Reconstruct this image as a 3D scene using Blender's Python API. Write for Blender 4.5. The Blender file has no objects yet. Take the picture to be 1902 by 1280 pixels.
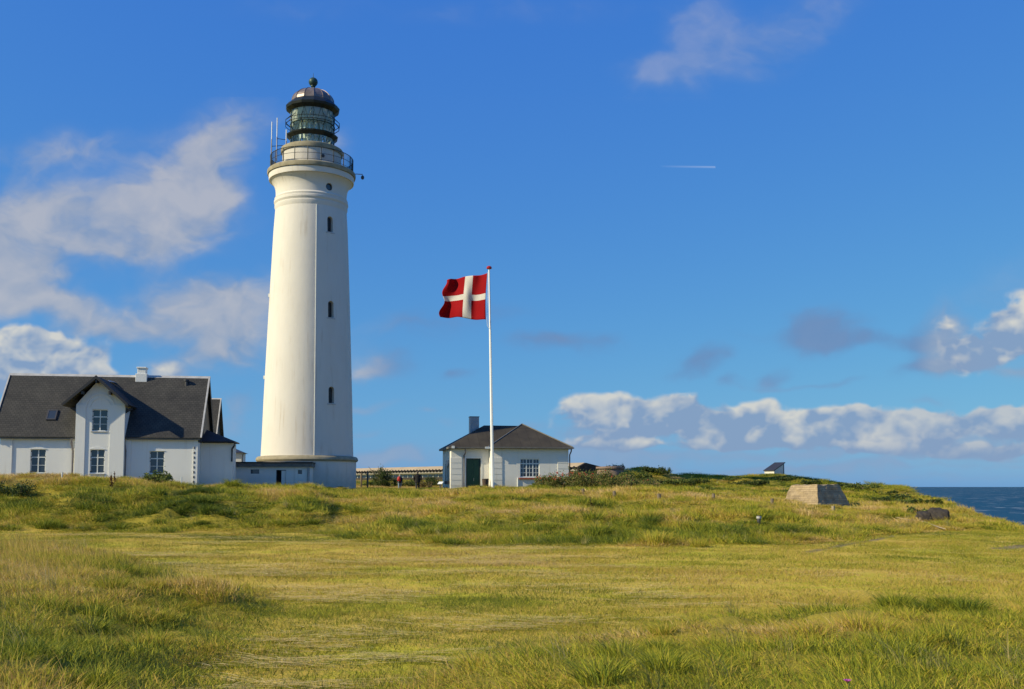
import bpy, bmesh, math, random
import numpy as np
from mathutils import Vector, Matrix, Euler
R = math.radians
random.seed(7); rng = np.random.default_rng(7)
S = bpy.context.scene
# ---------------------------------------------------------------- camera
F = 1900.0; PITCH = R(4.5); CAMZ = 1.7; HOR = 904.0
CY = HOR - F * math.tan(PITCH)
cam_d = bpy.data.cameras.new("camera"); cam = bpy.data.objects.new("camera", cam_d)
S.collection.objects.link(cam); S.camera = cam
cam.location = (0, 0, CAMZ); cam.rotation_euler = (math.pi / 2 + PITCH, 0, 0)
cam_d.sensor_width = 36; cam_d.lens = 36 * F / 1902; cam_d.shift_y = (CY - 640) / 1902
cam_d.clip_start = 0.1; cam_d.clip_end = 80000
S.render.resolution_x = 1024; S.render.resolution_y = 689
S.view_settings.view_transform = 'Standard'; S.view_settings.look = 'None'
S.view_settings.exposure = 0.45; S.view_settings.gamma = 1.0
S.cycles.max_bounces = 8; S.cycles.transparent_max_bounces = 16
S.cycles.diffuse_bounces = 3; S.cycles.glossy_bounces = 3
try: S.cycles.use_denoising = True
except Exception: pass

def P(px, py, d):
    """world point at distance d (along +Y) that the photograph shows at px, py"""
    a = (px - 951) / F; b = (CY - py) / F
    yy = math.cos(PITCH) - b * math.sin(PITCH); s = d / yy
    return Vector((a * s, d, CAMZ + s * (math.sin(PITCH) + b * math.cos(PITCH))))
def mpp(py, d):
    """metres per photograph pixel there"""
    b = (CY - py) / F
    return d / (math.cos(PITCH) - b * math.sin(PITCH)) / F

# ---------------------------------------------------------------- sun and sky
SUN_AZ = 23.0; SUN_EL = 31.0          # the light travels towards +x, a little towards +y
sd = Vector((math.cos(R(SUN_AZ)) * math.cos(R(SUN_EL)), math.sin(R(SUN_AZ)) * math.cos(R(SUN_EL)), -math.sin(R(SUN_EL))))
sl = bpy.data.lights.new("sun", 'SUN'); sun = bpy.data.objects.new("sun", sl); S.collection.objects.link(sun)
sun.rotation_euler = sd.to_track_quat('-Z', 'Y').to_euler(); sun.location = (-60, -20, 60)
sl.energy = 4.4; sl.angle = R(0.5); sl.color = (1.0, 0.87, 0.60)

W = bpy.data.worlds.new("World"); S.world = W; W.use_nodes = True
SKY_STRENGTH = 0.073
def sky_world():
    nt = W.node_tree; N = nt.nodes; L = nt.links; N.clear()
    def nd(t, tree=None, **kw):
        n = (tree or nt).nodes.new(t)
        for k, v in kw.items(): setattr(n, k, v)
        return n
    out = nd('ShaderNodeOutputWorld'); bg = nd('ShaderNodeBackground'); bg.inputs[1].default_value = SKY_STRENGTH
    L.new(bg.outputs[0], out.inputs[0])
    sky = nd('ShaderNodeTexSky', sky_type='NISHITA'); sky.sun_disc = False
    sky.sun_elevation = R(SUN_EL)
    # azimuth of the sun position measured from +Y, clockwise
    sky.sun_rotation = math.atan2(-sd.x, -sd.y)
    sky.air_density = 1.0; sky.dust_density = 0.6; sky.ozone_density = 3.0; sky.altitude = 20
    # grade of the sky colour, channel by channel: a * x ^ g
    sp = nd('ShaderNodeSeparateColor'); cb = nd('ShaderNodeCombineColor'); L.new(sky.outputs[0], sp.inputs[0])
    for k, (sc, g) in enumerate(SKY_GRADE):
        m1 = nd('ShaderNodeMath', operation='MULTIPLY'); m1.inputs[1].default_value = .1; L.new(sp.outputs[k], m1.inputs[0])
        m2 = nd('ShaderNodeMath', operation='POWER'); m2.inputs[1].default_value = g; L.new(m1.outputs[0], m2.inputs[0])
        m3 = nd('ShaderNodeMath', operation='MULTIPLY'); m3.inputs[1].default_value = sc*10; L.new(m2.outputs[0], m3.inputs[0]); L.new(m3.outputs[0], cb.inputs[k])
    L.new(cb.outputs[0], bg.inputs[0])
SKY_GRADE = ((.346, .857), (.617, .66), (.736, .15))
sky_world()
W.cycles.sampling_method = 'MANUAL'; W.cycles.sample_map_resolution = 512

# ---------------------------------------------------------------- helpers
col = S.collection
def tag(o, label=None, cat=None, group=None, kind=None):
    if label: o['label'] = label
    if cat: o['category'] = cat
    if group: o['group'] = group
    if kind: o['kind'] = kind
    return o
def thing(name, label, cat, loc=(0, 0, 0), rz=0.0, group=None):
    o = bpy.data.objects.new(name, None); col.objects.link(o); o.empty_display_size = .3
    o.location = loc; o.rotation_euler = (0, 0, rz)
    return tag(o, label, cat, group)
class MB:
    def __init__(s): s.v = []; s.f = []; s.m = []
    def add(s, vs, fs, mi=0):
        k = len(s.v); s.v += [tuple(x) for x in vs]; s.f += [tuple(i + k for i in f) for f in fs]; s.m += [mi] * len(fs); return s
    def box(s, x0, x1, y0, y1, z0, z1, mi=0):
        return s.add([(x0,y0,z0),(x1,y0,z0),(x1,y1,z0),(x0,y1,z0),(x0,y0,z1),(x1,y0,z1),(x1,y1,z1),(x0,y1,z1)],
                     [(0,3,2,1),(4,5,6,7),(0,1,5,4),(1,2,6,5),(2,3,7,6),(3,0,4,7)], mi)
    def poly(s, pts, mi=0): return s.add(pts, [tuple(range(len(pts)))], mi)
    def slab(s, pts, nrm, mi=0):
        """flat polygon given thickness along nrm"""
        n = len(pts); nrm = Vector(nrm); a = [Vector(p) for p in pts]; b = [p + nrm for p in a]
        fs = [tuple(range(n - 1, -1, -1)), tuple(range(n, 2 * n))] + [(i, (i + 1) % n, n + (i + 1) % n, n + i) for i in range(n)]
        return s.add(a + b, fs, mi)
    def tube(s, pts, r, n=8, cap=True, mi=0):
        pts = [Vector(p) for p in pts]; rs = r if isinstance(r, (list, tuple)) else [r] * len(pts)
        k = len(s.v); up = Vector((0, 0, 1))
        for i, p in enumerate(pts):
            t = (pts[min(i + 1, len(pts) - 1)] - pts[max(i - 1, 0)]).normalized()
            a = t.cross(up)
            if a.length < 1e-3: a = t.cross(Vector((1, 0, 0)))
            a.normalize(); b = t.cross(a)
            for j in range(n):
                q = 2 * math.pi * j / n; s.v.append(tuple(p + (a * math.cos(q) + b * math.sin(q)) * rs[i]))
        for i in range(len(pts) - 1):
            for j in range(n):
                s.f.append((k + i*n + j, k + i*n + (j+1) % n, k + (i+1)*n + (j+1) % n, k + (i+1)*n + j)); s.m.append(mi)
        if cap:
            s.f.append(tuple(k + j for j in range(n - 1, -1, -1))); s.f.append(tuple(k + (len(pts)-1)*n + j for j in range(n))); s.m += [mi, mi]
        return s
    def lathe(s, prof, n=64, c=(0, 0), closed=True, a0=0.0, mi=0):
        k = len(s.v)
        for (r, z) in prof:
            for j in range(n):
                q = a0 + 2 * math.pi * j / n; s.v.append((c[0] + r * math.cos(q), c[1] + r * math.sin(q), z))
        for i in range(len(prof) - 1):
            for j in range(n):
                s.f.append((k+i*n+j, k+i*n+(j+1) % n, k+(i+1)*n+(j+1) % n, k+(i+1)*n+j)); s.m.append(mi)
        if closed:
            s.f.append(tuple(k + j for j in range(n-1, -1, -1))); s.f.append(tuple(k + (len(prof)-1)*n + j for j in range(n))); s.m += [mi, mi]
        return s
    def build_each(s, name, mat, parent=None, **kw):
        """every separate piece becomes an object of its own"""
        par = list(range(len(s.v)))
        def find(i):
            while par[i] != i: par[i] = par[par[i]]; i = par[i]
            return i
        for f in s.f:
            for i in f[1:]: par[find(i)] = find(f[0])
        grp = {}
        for f, mi in zip(s.f, s.m): grp.setdefault(find(f[0]), []).append((f, mi))
        out = []
        for fl in grp.values():
            ids = sorted({i for f, _ in fl for i in f}); mp = {v: k for k, v in enumerate(ids)}; q = MB(); q.v = [s.v[i] for i in ids]; q.f = [tuple(mp[i] for i in f) for f, _ in fl]; q.m = [mi for _, mi in fl]
            out.append(q.build(name, mat, parent, **kw))
        return out[0]
    def build(s, name, mat, parent=None, smooth=False, bevel=0, angle=40):
        me = bpy.data.meshes.new(name); me.from_pydata(s.v, [], s.f)
        for mm in (mat if isinstance(mat, (list, tuple)) else [mat]): me.materials.append(mm)
        me.polygons.foreach_set('material_index', s.m)
        bm = bmesh.new(); bm.from_mesh(me); bmesh.ops.recalc_face_normals(bm, faces=bm.faces); bm.to_mesh(me); bm.free()
        me.validate(); o = bpy.data.objects.new(name, me); col.objects.link(o)
        if parent: o.parent = parent
        if smooth:
            me.polygons.foreach_set('use_smooth', [True] * len(me.polygons))
            try: me.set_sharp_from_angle(angle=R(angle))
            except Exception: pass
        if bevel:
            b = o.modifiers.new('bevel', 'BEVEL'); b.width = bevel; b.segments = 2; b.limit_method = 'ANGLE'
        return o
def copy_tree(o, parent=None):
    c = o.copy(); col.objects.link(c); c.parent = parent
    for ch in [x for x in bpy.data.objects if x.parent == o]: copy_tree(ch, c)
    return c

# ---------------------------------------------------------------- materials
def new_mat(name):
    m = bpy.data.materials.new(name); m.use_nodes = True; nt = m.node_tree
    return m, nt, nt.nodes['Principled BSDF']
def noise(nt, scale, detail=5, rough=.55, co='Object', stretch=None):
    tc = nt.nodes.new('ShaderNodeTexCoord'); n = nt.nodes.new('ShaderNodeTexNoise')
    n.inputs['Scale'].default_value = scale; n.inputs['Detail'].default_value = detail; n.inputs['Roughness'].default_value = rough
    if stretch:
        mp = nt.nodes.new('ShaderNodeMapping'); mp.inputs['Scale'].default_value = stretch
        nt.links.new(tc.outputs[co], mp.inputs[0]); nt.links.new(mp.outputs[0], n.inputs['Vector'])
    else: nt.links.new(tc.outputs[co], n.inputs['Vector'])
    return n
def ramp(nt, fac, stops):
    r = nt.nodes.new('ShaderNodeValToRGB'); e = r.color_ramp.elements
    while len(e) < len(stops): e.new(.5)
    for i, (p, c) in enumerate(stops): e[i].position = p; e[i].color = (*c, 1)
    nt.links.new(fac, r.inputs[0]); return r
def bump(nt, bsdf, h, strength, dist):
    b = nt.nodes.new('ShaderNodeBump'); b.inputs['Strength'].default_value = strength; b.inputs['Distance'].default_value = dist
    nt.links.new(h, b.inputs['Height']); nt.links.new(b.outputs[0], bsdf.inputs['Normal']); return b
def plain(name, c, rough=.6, metal=0.0, var=.12, scale=3.0, bmp=0.0, spec=.4, stretch=None):
    m, nt, b = new_mat(name); n = noise(nt, scale, stretch=stretch)
    lo = tuple(max(0, x * (1 - var)) for x in c); hi = tuple(min(1, x * (1 + var)) for x in c)
    r = ramp(nt, n.outputs['Fac'], [(.3, lo), (.7, hi)]); nt.links.new(r.outputs[0], b.inputs['Base Color'])
    b.inputs['Roughness'].default_value = rough; b.inputs['Metallic'].default_value = metal; b.inputs['Specular IOR Level'].default_value = spec
    if bmp: bump(nt, b, noise(nt, scale * 6).outputs['Fac'], bmp, .02)
    return m
def white_wall(name, c=(.80, .79, .75), stain=(.62, .58, .50), amt=.12, brick=False, bmpscale=9, bstr=.35):
    m, nt, b = new_mat(name)
    n1 = noise(nt, .9, 6, .6, stretch=(1, 1, .35)); n2 = noise(nt, 6, 6, .65)
    r1 = ramp(nt, n1.outputs['Fac'], [(.35, (0, 0, 0)), (.75, (1, 1, 1))]); r2 = ramp(nt, n2.outputs['Fac'], [(.6, (0, 0, 0)), (.78, (1, 1, 1))])
    mx = nt.nodes.new('ShaderNodeMix'); mx.data_type = 'RGBA'; mu = nt.nodes.new('ShaderNodeMath'); mu.operation = 'MULTIPLY_ADD'
    nt.links.new(r1.outputs[0], mu.inputs[0]); mu.inputs[1].default_value = amt
    m3 = nt.nodes.new('ShaderNodeMath'); m3.operation = 'MULTIPLY'; nt.links.new(r2.outputs[0], m3.inputs[0]); m3.inputs[1].default_value = amt * 1.2
    nt.links.new(m3.outputs[0], mu.inputs[2]); nt.links.new(mu.outputs[0], mx.inputs[0])
    mx.inputs[6].default_value = (*c, 1); mx.inputs[7].default_value = (*stain, 1)
    # rain streaks and small rust runs
    n5 = noise(nt, 1.6, 5, .6, stretch=(2.2, 2.2, .10)); n6 = noise(nt, .35, 3, .5); r5 = ramp(nt, n5.outputs['Fac'], [(.56, (0, 0, 0)), (.74, (1, 1, 1))]); r6 = ramp(nt, n6.outputs['Fac'], [(.42, (0, 0, 0)), (.62, (1, 1, 1))])
    k5 = nt.nodes.new('ShaderNodeMath'); k5.operation = 'MULTIPLY'; nt.links.new(r5.outputs[0], k5.inputs[0]); nt.links.new(r6.outputs[0], k5.inputs[1]); k6 = nt.nodes.new('ShaderNodeMath'); k6.operation = 'MULTIPLY'; k6.inputs[1].default_value = amt*3.2; nt.links.new(k5.outputs[0], k6.inputs[0])
    m2 = nt.nodes.new('ShaderNodeMix'); m2.data_type = 'RGBA'; nt.links.new(k6.outputs[0], m2.inputs[0]); nt.links.new(mx.outputs[2], m2.inputs[6]); m2.inputs[7].default_value = (stain[0]*.85, stain[1]*.78, stain[2]*.68, 1); mx = m2
    # splash dirt and algae low on the wall
    tz_ = nt.nodes.new('ShaderNodeTexCoord'); sz_ = nt.nodes.new('ShaderNodeSeparateXYZ'); nt.links.new(tz_.outputs['Object'], sz_.inputs[0])
    rz_ = nt.nodes.new('ShaderNodeMapRange'); rz_.inputs[1].default_value = 1.7; rz_.inputs[2].default_value = .2; nt.links.new(sz_.outputs[2], rz_.inputs[0])
    n7 = noise(nt, 2.3, 6, .65); k7 = nt.nodes.new('ShaderNodeMath'); k7.operation = 'MULTIPLY'; nt.links.new(rz_.outputs[0], k7.inputs[0]); nt.links.new(n7.outputs['Fac'], k7.inputs[1])
    k8 = nt.nodes.new('ShaderNodeMath'); k8.operation = 'MULTIPLY'; k8.use_clamp = True; k8.inputs[1].default_value = .75; nt.links.new(k7.outputs[0], k8.inputs[0])
    m3_ = nt.nodes.new('ShaderNodeMix'); m3_.data_type = 'RGBA'; nt.links.new(k8.outputs[0], m3_.inputs[0]); nt.links.new(mx.outputs[2], m3_.inputs[6]); m3_.inputs[7].default_value = (.30, .29, .21, 1); mx = m3_
    nt.links.new(mx.outputs[2], b.inputs['Base Color']); b.inputs['Roughness'].default_value = .75; b.inputs['Specular IOR Level'].default_value = .25
    h = noise(nt, bmpscale, 8, .65).outputs['Fac']
    if brick:
        tc = nt.nodes.new('ShaderNodeTexCoord'); sp = nt.nodes.new('ShaderNodeSeparateXYZ'); cb = nt.nodes.new('ShaderNodeCombineXYZ')
        nt.links.new(tc.outputs['Object'], sp.inputs[0]); ad = nt.nodes.new('ShaderNodeMath'); ad.operation = 'ADD'
        nt.links.new(sp.outputs[0], ad.inputs[0]); nt.links.new(sp.outputs[1], ad.inputs[1])
        nt.links.new(ad.outputs[0], cb.inputs[0]); nt.links.new(sp.outputs[2], cb.inputs[1])
        br = nt.nodes.new('ShaderNodeTexBrick'); br.inputs['Scale'].default_value = 1; br.inputs['Brick Width'].default_value = .24; br.inputs['Row Height'].default_value = .075
        br.inputs['Mortar Size'].default_value = .012; br.inputs['Color1'].default_value = (1,1,1,1); br.inputs['Color2'].default_value = (.85,.85,.85,1); br.inputs['Mortar'].default_value = (.3,.3,.3,1)
        nt.links.new(cb.outputs[0], br.inputs['Vector'])
        a2 = nt.nodes.new('ShaderNodeMath'); a2.operation = 'MULTIPLY_ADD'; nt.links.new(br.outputs['Color'], a2.inputs[0]); a2.inputs[1].default_value = .5; nt.links.new(h, a2.inputs[2]); h = a2.outputs[0]
    bump(nt, b, h, bstr, .03)
    return m
def slate(name, c1, c2, row=.28, wid=.34, zmul=1.25, rough=.55, gap=.35):
    m, nt, b = new_mat(name)
    tc = nt.nodes.new('ShaderNodeTexCoord'); sp = nt.nodes.new('ShaderNodeSeparateXYZ'); cb = nt.nodes.new('ShaderNodeCombineXYZ')
    nt.links.new(tc.outputs['Object'], sp.inputs[0]); nt.links.new(sp.outputs[0], cb.inputs[0])
    k = nt.nodes.new('ShaderNodeMath'); k.operation = 'MULTIPLY'; k.inputs[1].default_value = zmul
    nt.links.new(sp.outputs[2], k.inputs[0]); nt.links.new(k.outputs[0], cb.inputs[1])
    br = nt.nodes.new('ShaderNodeTexBrick'); br.inputs['Scale'].default_value = 1; br.inputs['Brick Width'].default_value = wid; br.inputs['Row Height'].default_value = row
    br.inputs['Mortar Size'].default_value = .018; br.inputs['Bias'].default_value = -.1
    br.inputs['Color1'].default_value = (*c1, 1); br.inputs['Color2'].default_value = (*c2, 1); br.inputs['Mortar'].default_value = (*[x * gap for x in c1], 1)
    nt.links.new(cb.outputs[0], br.inputs['Vector'])
    n = noise(nt, .8, 6, .6); r = ramp(nt, n.outputs['Fac'], [(.3, (.72, .72, .74)), (.7, (1.2, 1.17, 1.1))])
    mx = nt.nodes.new('ShaderNodeMix'); mx.data_type = 'RGBA'; mx.blend_type = 'MULTIPLY'; mx.inputs[0].default_value = 1
    nt.links.new(br.outputs['Color'], mx.inputs[6]); nt.links.new(r.outputs[0], mx.inputs[7]); nt.links.new(mx.outputs[2], b.inputs['Base Color'])
    b.inputs['Roughness'].default_value = rough; b.inputs['Specular IOR Level'].default_value = .18; bump(nt, b, br.outputs['Fac'], -.4, .02)
    return m
M = {}
M['tower'] = white_wall('tower_paint', (.64, .61, .545), (.46, .40, .31), .18, bmpscale=1.5, bstr=.5)
M['stone'] = plain('ring_stone', (.28, .245, .16), .8, var=.25, scale=2, bmp=.3)
M['house'] = white_wall('limewash_brick', (.76, .76, .72), (.56, .55, .50), .14, brick=True, bmpscale=14, bstr=.25)
M['render'] = white_wall('smooth_render', (.76, .74, .67), (.52, .49, .42), .14, bmpscale=10, bstr=.15)
M['slate'] = slate('slate_roof', (.049, .049, .047), (.066, .064, .060), row=.19, wid=.27, gap=.6, rough=.75)
M['tar'] = plain('black_roofing', (.022, .022, .024), .6, var=.3, scale=2)
M['felt'] = slate('felt_roof', (.052, .046, .036), (.060, .053, .042), row=3, wid=.9, zmul=1, rough=.8, gap=.7)
M['fascia'] = plain('dark_fascia', (.03, .03, .032), .5)
M['lead'] = plain('pale_lead', (.42, .41, .39), .5, var=.15)
M['grey_board'] = plain('grey_roof_edge', (.14, .135, .12), .7, var=.2)
M['pipe'] = plain('grey_pipe', (.16, .15, .16), .4, metal=.4)
M['frame'] = plain('window_paint', (.70, .72, .68), .45, var=.06)
M['dark_frame'] = plain('dark_paint', (.05, .05, .055), .5)
M['iron'] = plain('black_iron', (.018, .024, .024), .45, metal=.3, var=.2)
M['copper'] = plain('dark_copper', (.19, .155, .14), .45, metal=.45, var=.35, scale=2.5, stretch=(1, 1, .4))
M['verdigris'] = plain('verdigris_iron', (.03, .065, .055), .5, metal=.3, var=.3)
M['green_door'] = plain('green_door_paint', (.018, .062, .032), .35, var=.15, stretch=(6, 1, .5))
M['zinc'] = plain('zinc', (.30, .31, .33), .45, metal=.6, var=.1)
M['brick_red'] = plain('red_brick', (.30, .075, .035), .85, var=.4, scale=8)
M['pole'] = plain('white_pole_paint', (.80, .80, .78), .35, var=.03)
M['wood'] = plain('weathered_wood', (.19, .15, .105), .9, var=.35, scale=9, bmp=.4, stretch=(1, 1, .15))
M['wood_pale'] = plain('pale_wood', (.36, .30, .20), .9, var=.25, scale=9, stretch=(1, 1, .2))
M['dark'] = plain('dark_interior', (.008, .008, .009), .9, var=.1)
M['blue'] = plain('blue_plastic', (.05, .22, .42), .4)
M['brown_bin'] = plain('brown_bin', (.07, .045, .03), .6, var=.3, scale=6)
M['red'] = plain('red_paint', (.35, .02, .02), .4)
def glass_pane(name, c=(.035, .045, .055), rough=.06):
    m, nt, b = new_mat(name); b.inputs['Base Color'].default_value = (*c, 1); b.inputs['Roughness'].default_value = rough
    b.inputs['Specular IOR Level'].default_value = .8
    bump(nt, b, noise(nt, 1.2, 2).outputs['Fac'], .12, .03); return m
M['pane'] = glass_pane('window_glass')
def lantern_glass():
    m, nt, b = new_mat('lantern_glass'); nt.nodes.remove(b); o = nt.nodes['Material Output']
    t = nt.nodes.new('ShaderNodeBsdfTransparent'); t.inputs[0].default_value = (.97, 1.0, .98, 1)
    g = nt.nodes.new('ShaderNodeBsdfGlossy'); g.inputs['Roughness'].default_value = .03
    f = nt.nodes.new('ShaderNodeFresnel'); f.inputs[0].default_value = 1.5; x = nt.nodes.new('ShaderNodeMixShader')
    ad = nt.nodes.new('ShaderNodeMath'); ad.operation = 'ADD'; ad.use_clamp = True; ad.inputs[1].default_value = .05; nt.links.new(f.outputs[0], ad.inputs[0])
    nt.links.new(ad.outputs[0], x.inputs[0]); nt.links.new(t.outputs[0], x.inputs[1]); nt.links.new(g.outputs[0], x.inputs[2]); nt.links.new(x.outputs[0], o.inputs[0]); return m
M['lantern_glass'] = lantern_glass()
def lens_mat():
    m, nt, b = new_mat('lens_glass'); b.inputs['Base Color'].default_value = (.80, .88, .78, 1); b.inputs['Roughness'].default_value = .10; b.inputs['Specular IOR Level'].default_value = .9
    t = nt.nodes.new('ShaderNodeBsdfTransparent'); t.inputs[0].default_value = (.86, .97, .90, 1); x = nt.nodes.new('ShaderNodeMixShader'); x.inputs[0].default_value = .72
    nt.links.new(t.outputs[0], x.inputs[1]); nt.links.new(b.outputs[0], x.inputs[2]); nt.links.new(x.outputs[0], nt.nodes['Material Output'].inputs[0]); return m
M['lens'] = lens_mat()
M['brass'] = plain('brass', (.55, .40, .12), .3, metal=.9)
M['curtain'] = plain('pale_blind', (.74, .78, .68), .8, var=.12)
def _tl(m):
    nt = m.node_tree; b = nt.nodes['Principled BSDF']; t = nt.nodes.new('ShaderNodeBsdfTranslucent'); t.inputs[0].default_value = (.72, .78, .66, 1); x = nt.nodes.new('ShaderNodeMixShader'); x.inputs[0].default_value = .5
    nt.links.new(b.outputs[0], x.inputs[1]); nt.links.new(t.outputs[0], x.inputs[2]); nt.links.new(x.outputs[0], nt.nodes['Material Output'].inputs[0])
_tl(M['curtain'])
M['beige'] = plain('beige_fascia', (.40, .31, .19), .8, var=.12, scale=.6)
M['grey_band'] = plain('grey_slab', (.24, .22, .19), .8, var=.1)
def concrete(name, c, board=.0, var=.3):
    m, nt, b = new_mat(name); n = noise(nt, 2.2, 8, .7)
    r = ramp(nt, n.outputs['Fac'], [(.25, tuple(x * (1 - var) for x in c)), (.55, c), (.8, tuple(x * (1 + var) for x in c))])
    colr = r.outputs[0]
    if board:
        tc = nt.nodes.new('ShaderNodeTexCoord'); sp = nt.nodes.new('ShaderNodeSeparateXYZ'); nt.links.new(tc.outputs['Object'], sp.inputs[0])
        ad = nt.nodes.new('ShaderNodeMath'); ad.operation = 'SUBTRACT'; nt.links.new(sp.outputs[0], ad.inputs[0]); nt.links.new(sp.outputs[1], ad.inputs[1])
        cb = nt.nodes.new('ShaderNodeCombineXYZ'); nt.links.new(ad.outputs[0], cb.inputs[0]); nt.links.new(sp.outputs[2], cb.inputs[1])
        br = nt.nodes.new('ShaderNodeTexBrick'); br.inputs['Scale'].default_value = 1; br.inputs['Brick Width'].default_value = .9; br.inputs['Row Height'].default_value = board
        br.inputs['Mortar Size'].default_value = .012; br.inputs['Color1'].default_value = (1.15, 1.12, 1.05, 1); br.inputs['Color2'].default_value = (.8, .78, .74, 1); br.inputs['Mortar'].default_value = (.5, .48, .45, 1)
        nt.links.new(cb.outputs[0], br.inputs['Vector'])
        mx = nt.nodes.new('ShaderNodeMix'); mx.data_type = 'RGBA'; mx.blend_type = 'MULTIPLY'; mx.inputs[0].default_value = .8
        nt.links.new(colr, mx.inputs[6]); nt.links.new(br.outputs['Color'], mx.inputs[7]); colr = mx.outputs[2]
    nt.links.new(colr, b.inputs['Base Color']); b.inputs['Roughness'].default_value = .92; b.inputs['Specular IOR Level'].default_value = .2
    bump(nt, b, noise(nt, 7, 8, .7).outputs['Fac'], .6, .06); return m
M['concrete'] = concrete('board_concrete', (.38, .295, .185), .11, .45)
M['dark_concrete'] = concrete('dark_concrete', (.055, .047, .040), 0, .6)
M['pink_concrete'] = concrete('brown_concrete', (.26, .19, .15), 0)
# ---------------------------------------------------------------- terrain
def vnoise(x, y, seed=0):
    xi = np.floor(x).astype(np.int64); yi = np.floor(y).astype(np.int64); fx = x - xi; fy = y - yi
    fx = fx * fx * (3 - 2 * fx); fy = fy * fy * (3 - 2 * fy)
    def h(a, b):
        n = (a * 374761393 + b * 668265263 + seed * 974634777) & 0x7fffffff
        n = ((n ^ (n >> 13)) * 1274126177) & 0x7fffffff
        return ((n ^ (n >> 16)) & 0xffff) / 65535.0
    return (h(xi, yi) * (1 - fx) + h(xi + 1, yi) * fx) * (1 - fy) + (h(xi, yi + 1) * (1 - fx) + h(xi + 1, yi + 1) * fx) * fy
def fbm(x, y, oct=4, seed=0):
    s = 0.0; a = .5; t = 0
    for i in range(oct):
        s = s + a * vnoise(x * 2 ** i + 17.3 * i, y * 2 ** i - 9.1 * i, seed + i); t += a; a *= .5
    return s / t
def sstep(x, a, b):
    t = np.clip((x - a) / (b - a), 0, 1); return t * t * (3 - 2 * t)
COLS = [  # photo column -> (distance, height) profile
 (-600, [(30,0),(36,.1),(39,.3),(42,1.2),(46,1.95),(50,2.1),(60,1.9),(80,1.6),(300,1.5)]),
 (0,    [(34,0),(37,.1),(39.5,.35),(42,1.25),(46,1.9),(50,2.1),(57,1.9),(68,1.5),(90,1.45),(300,1.5)]),
 (200,  [(35,0),(38.5,.06),(40.5,.6),(42.5,1.25),(47,1.75),(50,1.92),(57,1.75),(68,1.5),(90,1.45),(300,1.5)]),
 (400,  [(35,0),(38,.04),(40.3,.55),(43,1.12),(48,1.42),(52,1.48),(60,1.42),(80,1.4),(300,1.5)]),
 (575,  [(35,0),(38,.03),(40.5,.48),(43.5,1.0),(48,1.28),(52,1.36),(60,1.38),(75,1.38),(110,1.4),(150,2.5),(300,2.8)]),
 (612,  [(33,0),(36,.03),(45,.36),(60,.95),(75,1.28),(85,1.36),(108,1.4),(150,2.5),(300,2.8)]),
 (750,  [(31,0),(34,.06),(40,.28),(50,.6),(65,1.08),(80,1.36),(108,1.4),(150,2.55),(300,2.8)]),
 (900,  [(29,0),(31,.1),(34,.34),(40,.52),(50,.8),(65,1.16),(80,1.36),(108,1.45),(150,2.5),(300,2.6)]),
 (1000, [(28,0),(30.5,.1),(33.5,.36),(40,.55),(50,.82),(65,1.18),(80,1.4),(108,1.55),(140,2.3),(170,2.0),(300,-20)]),
 (1130, [(28,0),(30,.1),(33,.32),(40,.62),(50,.92),(62,1.25),(76,1.45),(86,1.65),(95,2.3),(103,3.3),(112,3.0),(160,.5),(300,-30)]),
 (1200, [(28,0),(30,.1),(33,.30),(42,.70),(60,1.2),(78,1.5),(90,1.9),(100,3.1),(106,3.35),(116,2.5),(160,.5),(260,-30)]),
 (1260, [(28,0),(30,.08),(33,.28),(45,.80),(60,1.12),(80,1.5),(95,1.95),(106,2.6),(118,2.1),(160,.5),(250,-30)]),
 (1320, [(28,0),(30,.08),(33,.26),(45,.74),(60,1.05),(80,1.42),(100,1.9),(124,2.6),(145,1.8),(200,-10),(240,-30)]),
 (1430, [(28.5,0),(30.5,.08),(33,.24),(45,.55),(60,.82),(80,1.3),(100,1.95),(121,2.66),(135,2.1),(170,-6),(220,-30)]),
 (1520, [(29,0),(33,.1),(40,.2),(50,.3),(60,.40),(68,.55),(80,1.0),(100,1.7),(115,2.18),(130,1.3),(170,-9),(210,-30)]),
 (1600, [(31,0),(40,.08),(50,.25),(60,.45),(80,1.05),(100,1.65),(112,1.9),(125,.5),(150,-8),(190,-30)]),
 (1670, [(31,-.02),(38,0),(45,.12),(60,.36),(80,.98),(95,1.5),(105,1.0),(130,-8),(170,-30)]),
 (1740, [(32,-.03),(40,.02),(45,.12),(60,.38),(72,.72),(82,.2),(110,-9),(150,-30)]),
 (1780, [(32,-.05),(40,0),(45,.1),(55,.22),(62,.34),(72,-.6),(100,-10),(140,-30)]),
 (1830, [(32,-.06),(40,-.03),(46,0),(52,-.1),(60,-.9),(90,-10),(130,-30)]),
 (1902, [(32,-.08),(40,-.1),(46,-.28),(54,-1.3),(80,-10),(120,-30)]),
 (2300, [(30,-.1),(38,-.3),(46,-1.5),(75,-10),(110,-30)]),
 (2900, [(30,-.2),(36,-.8),(44,-2.5),(70,-10),(100,-30)])]
CPX = np.array([c[0] for c in COLS], float)
DB = ([-600,0,200,400,560,640,760,860,1000,1300,1450,1560,1640,1700,1800,1902,2300], [35.5,36.5,38,37.5,37,34.5,32,30.3,29.3,28.8,29.2,31,37,39,40,41,38])
XL = ([3,5,8.6,10.9,13.7,15.7,20.7,25.6,29], [-1.6,-1.8,-2.36,-2.93,-3.18,-4.39,-7.1,-12.8,-18])
DR = ([-3,-.6,.26,1.84,3.7,7.5,12,20], [4,8.4,10.0,11.5,13.4,14.4,15.5,16])
def pxof(X, Y): return 951 + F * X / np.maximum(Y, 5.0)
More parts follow.
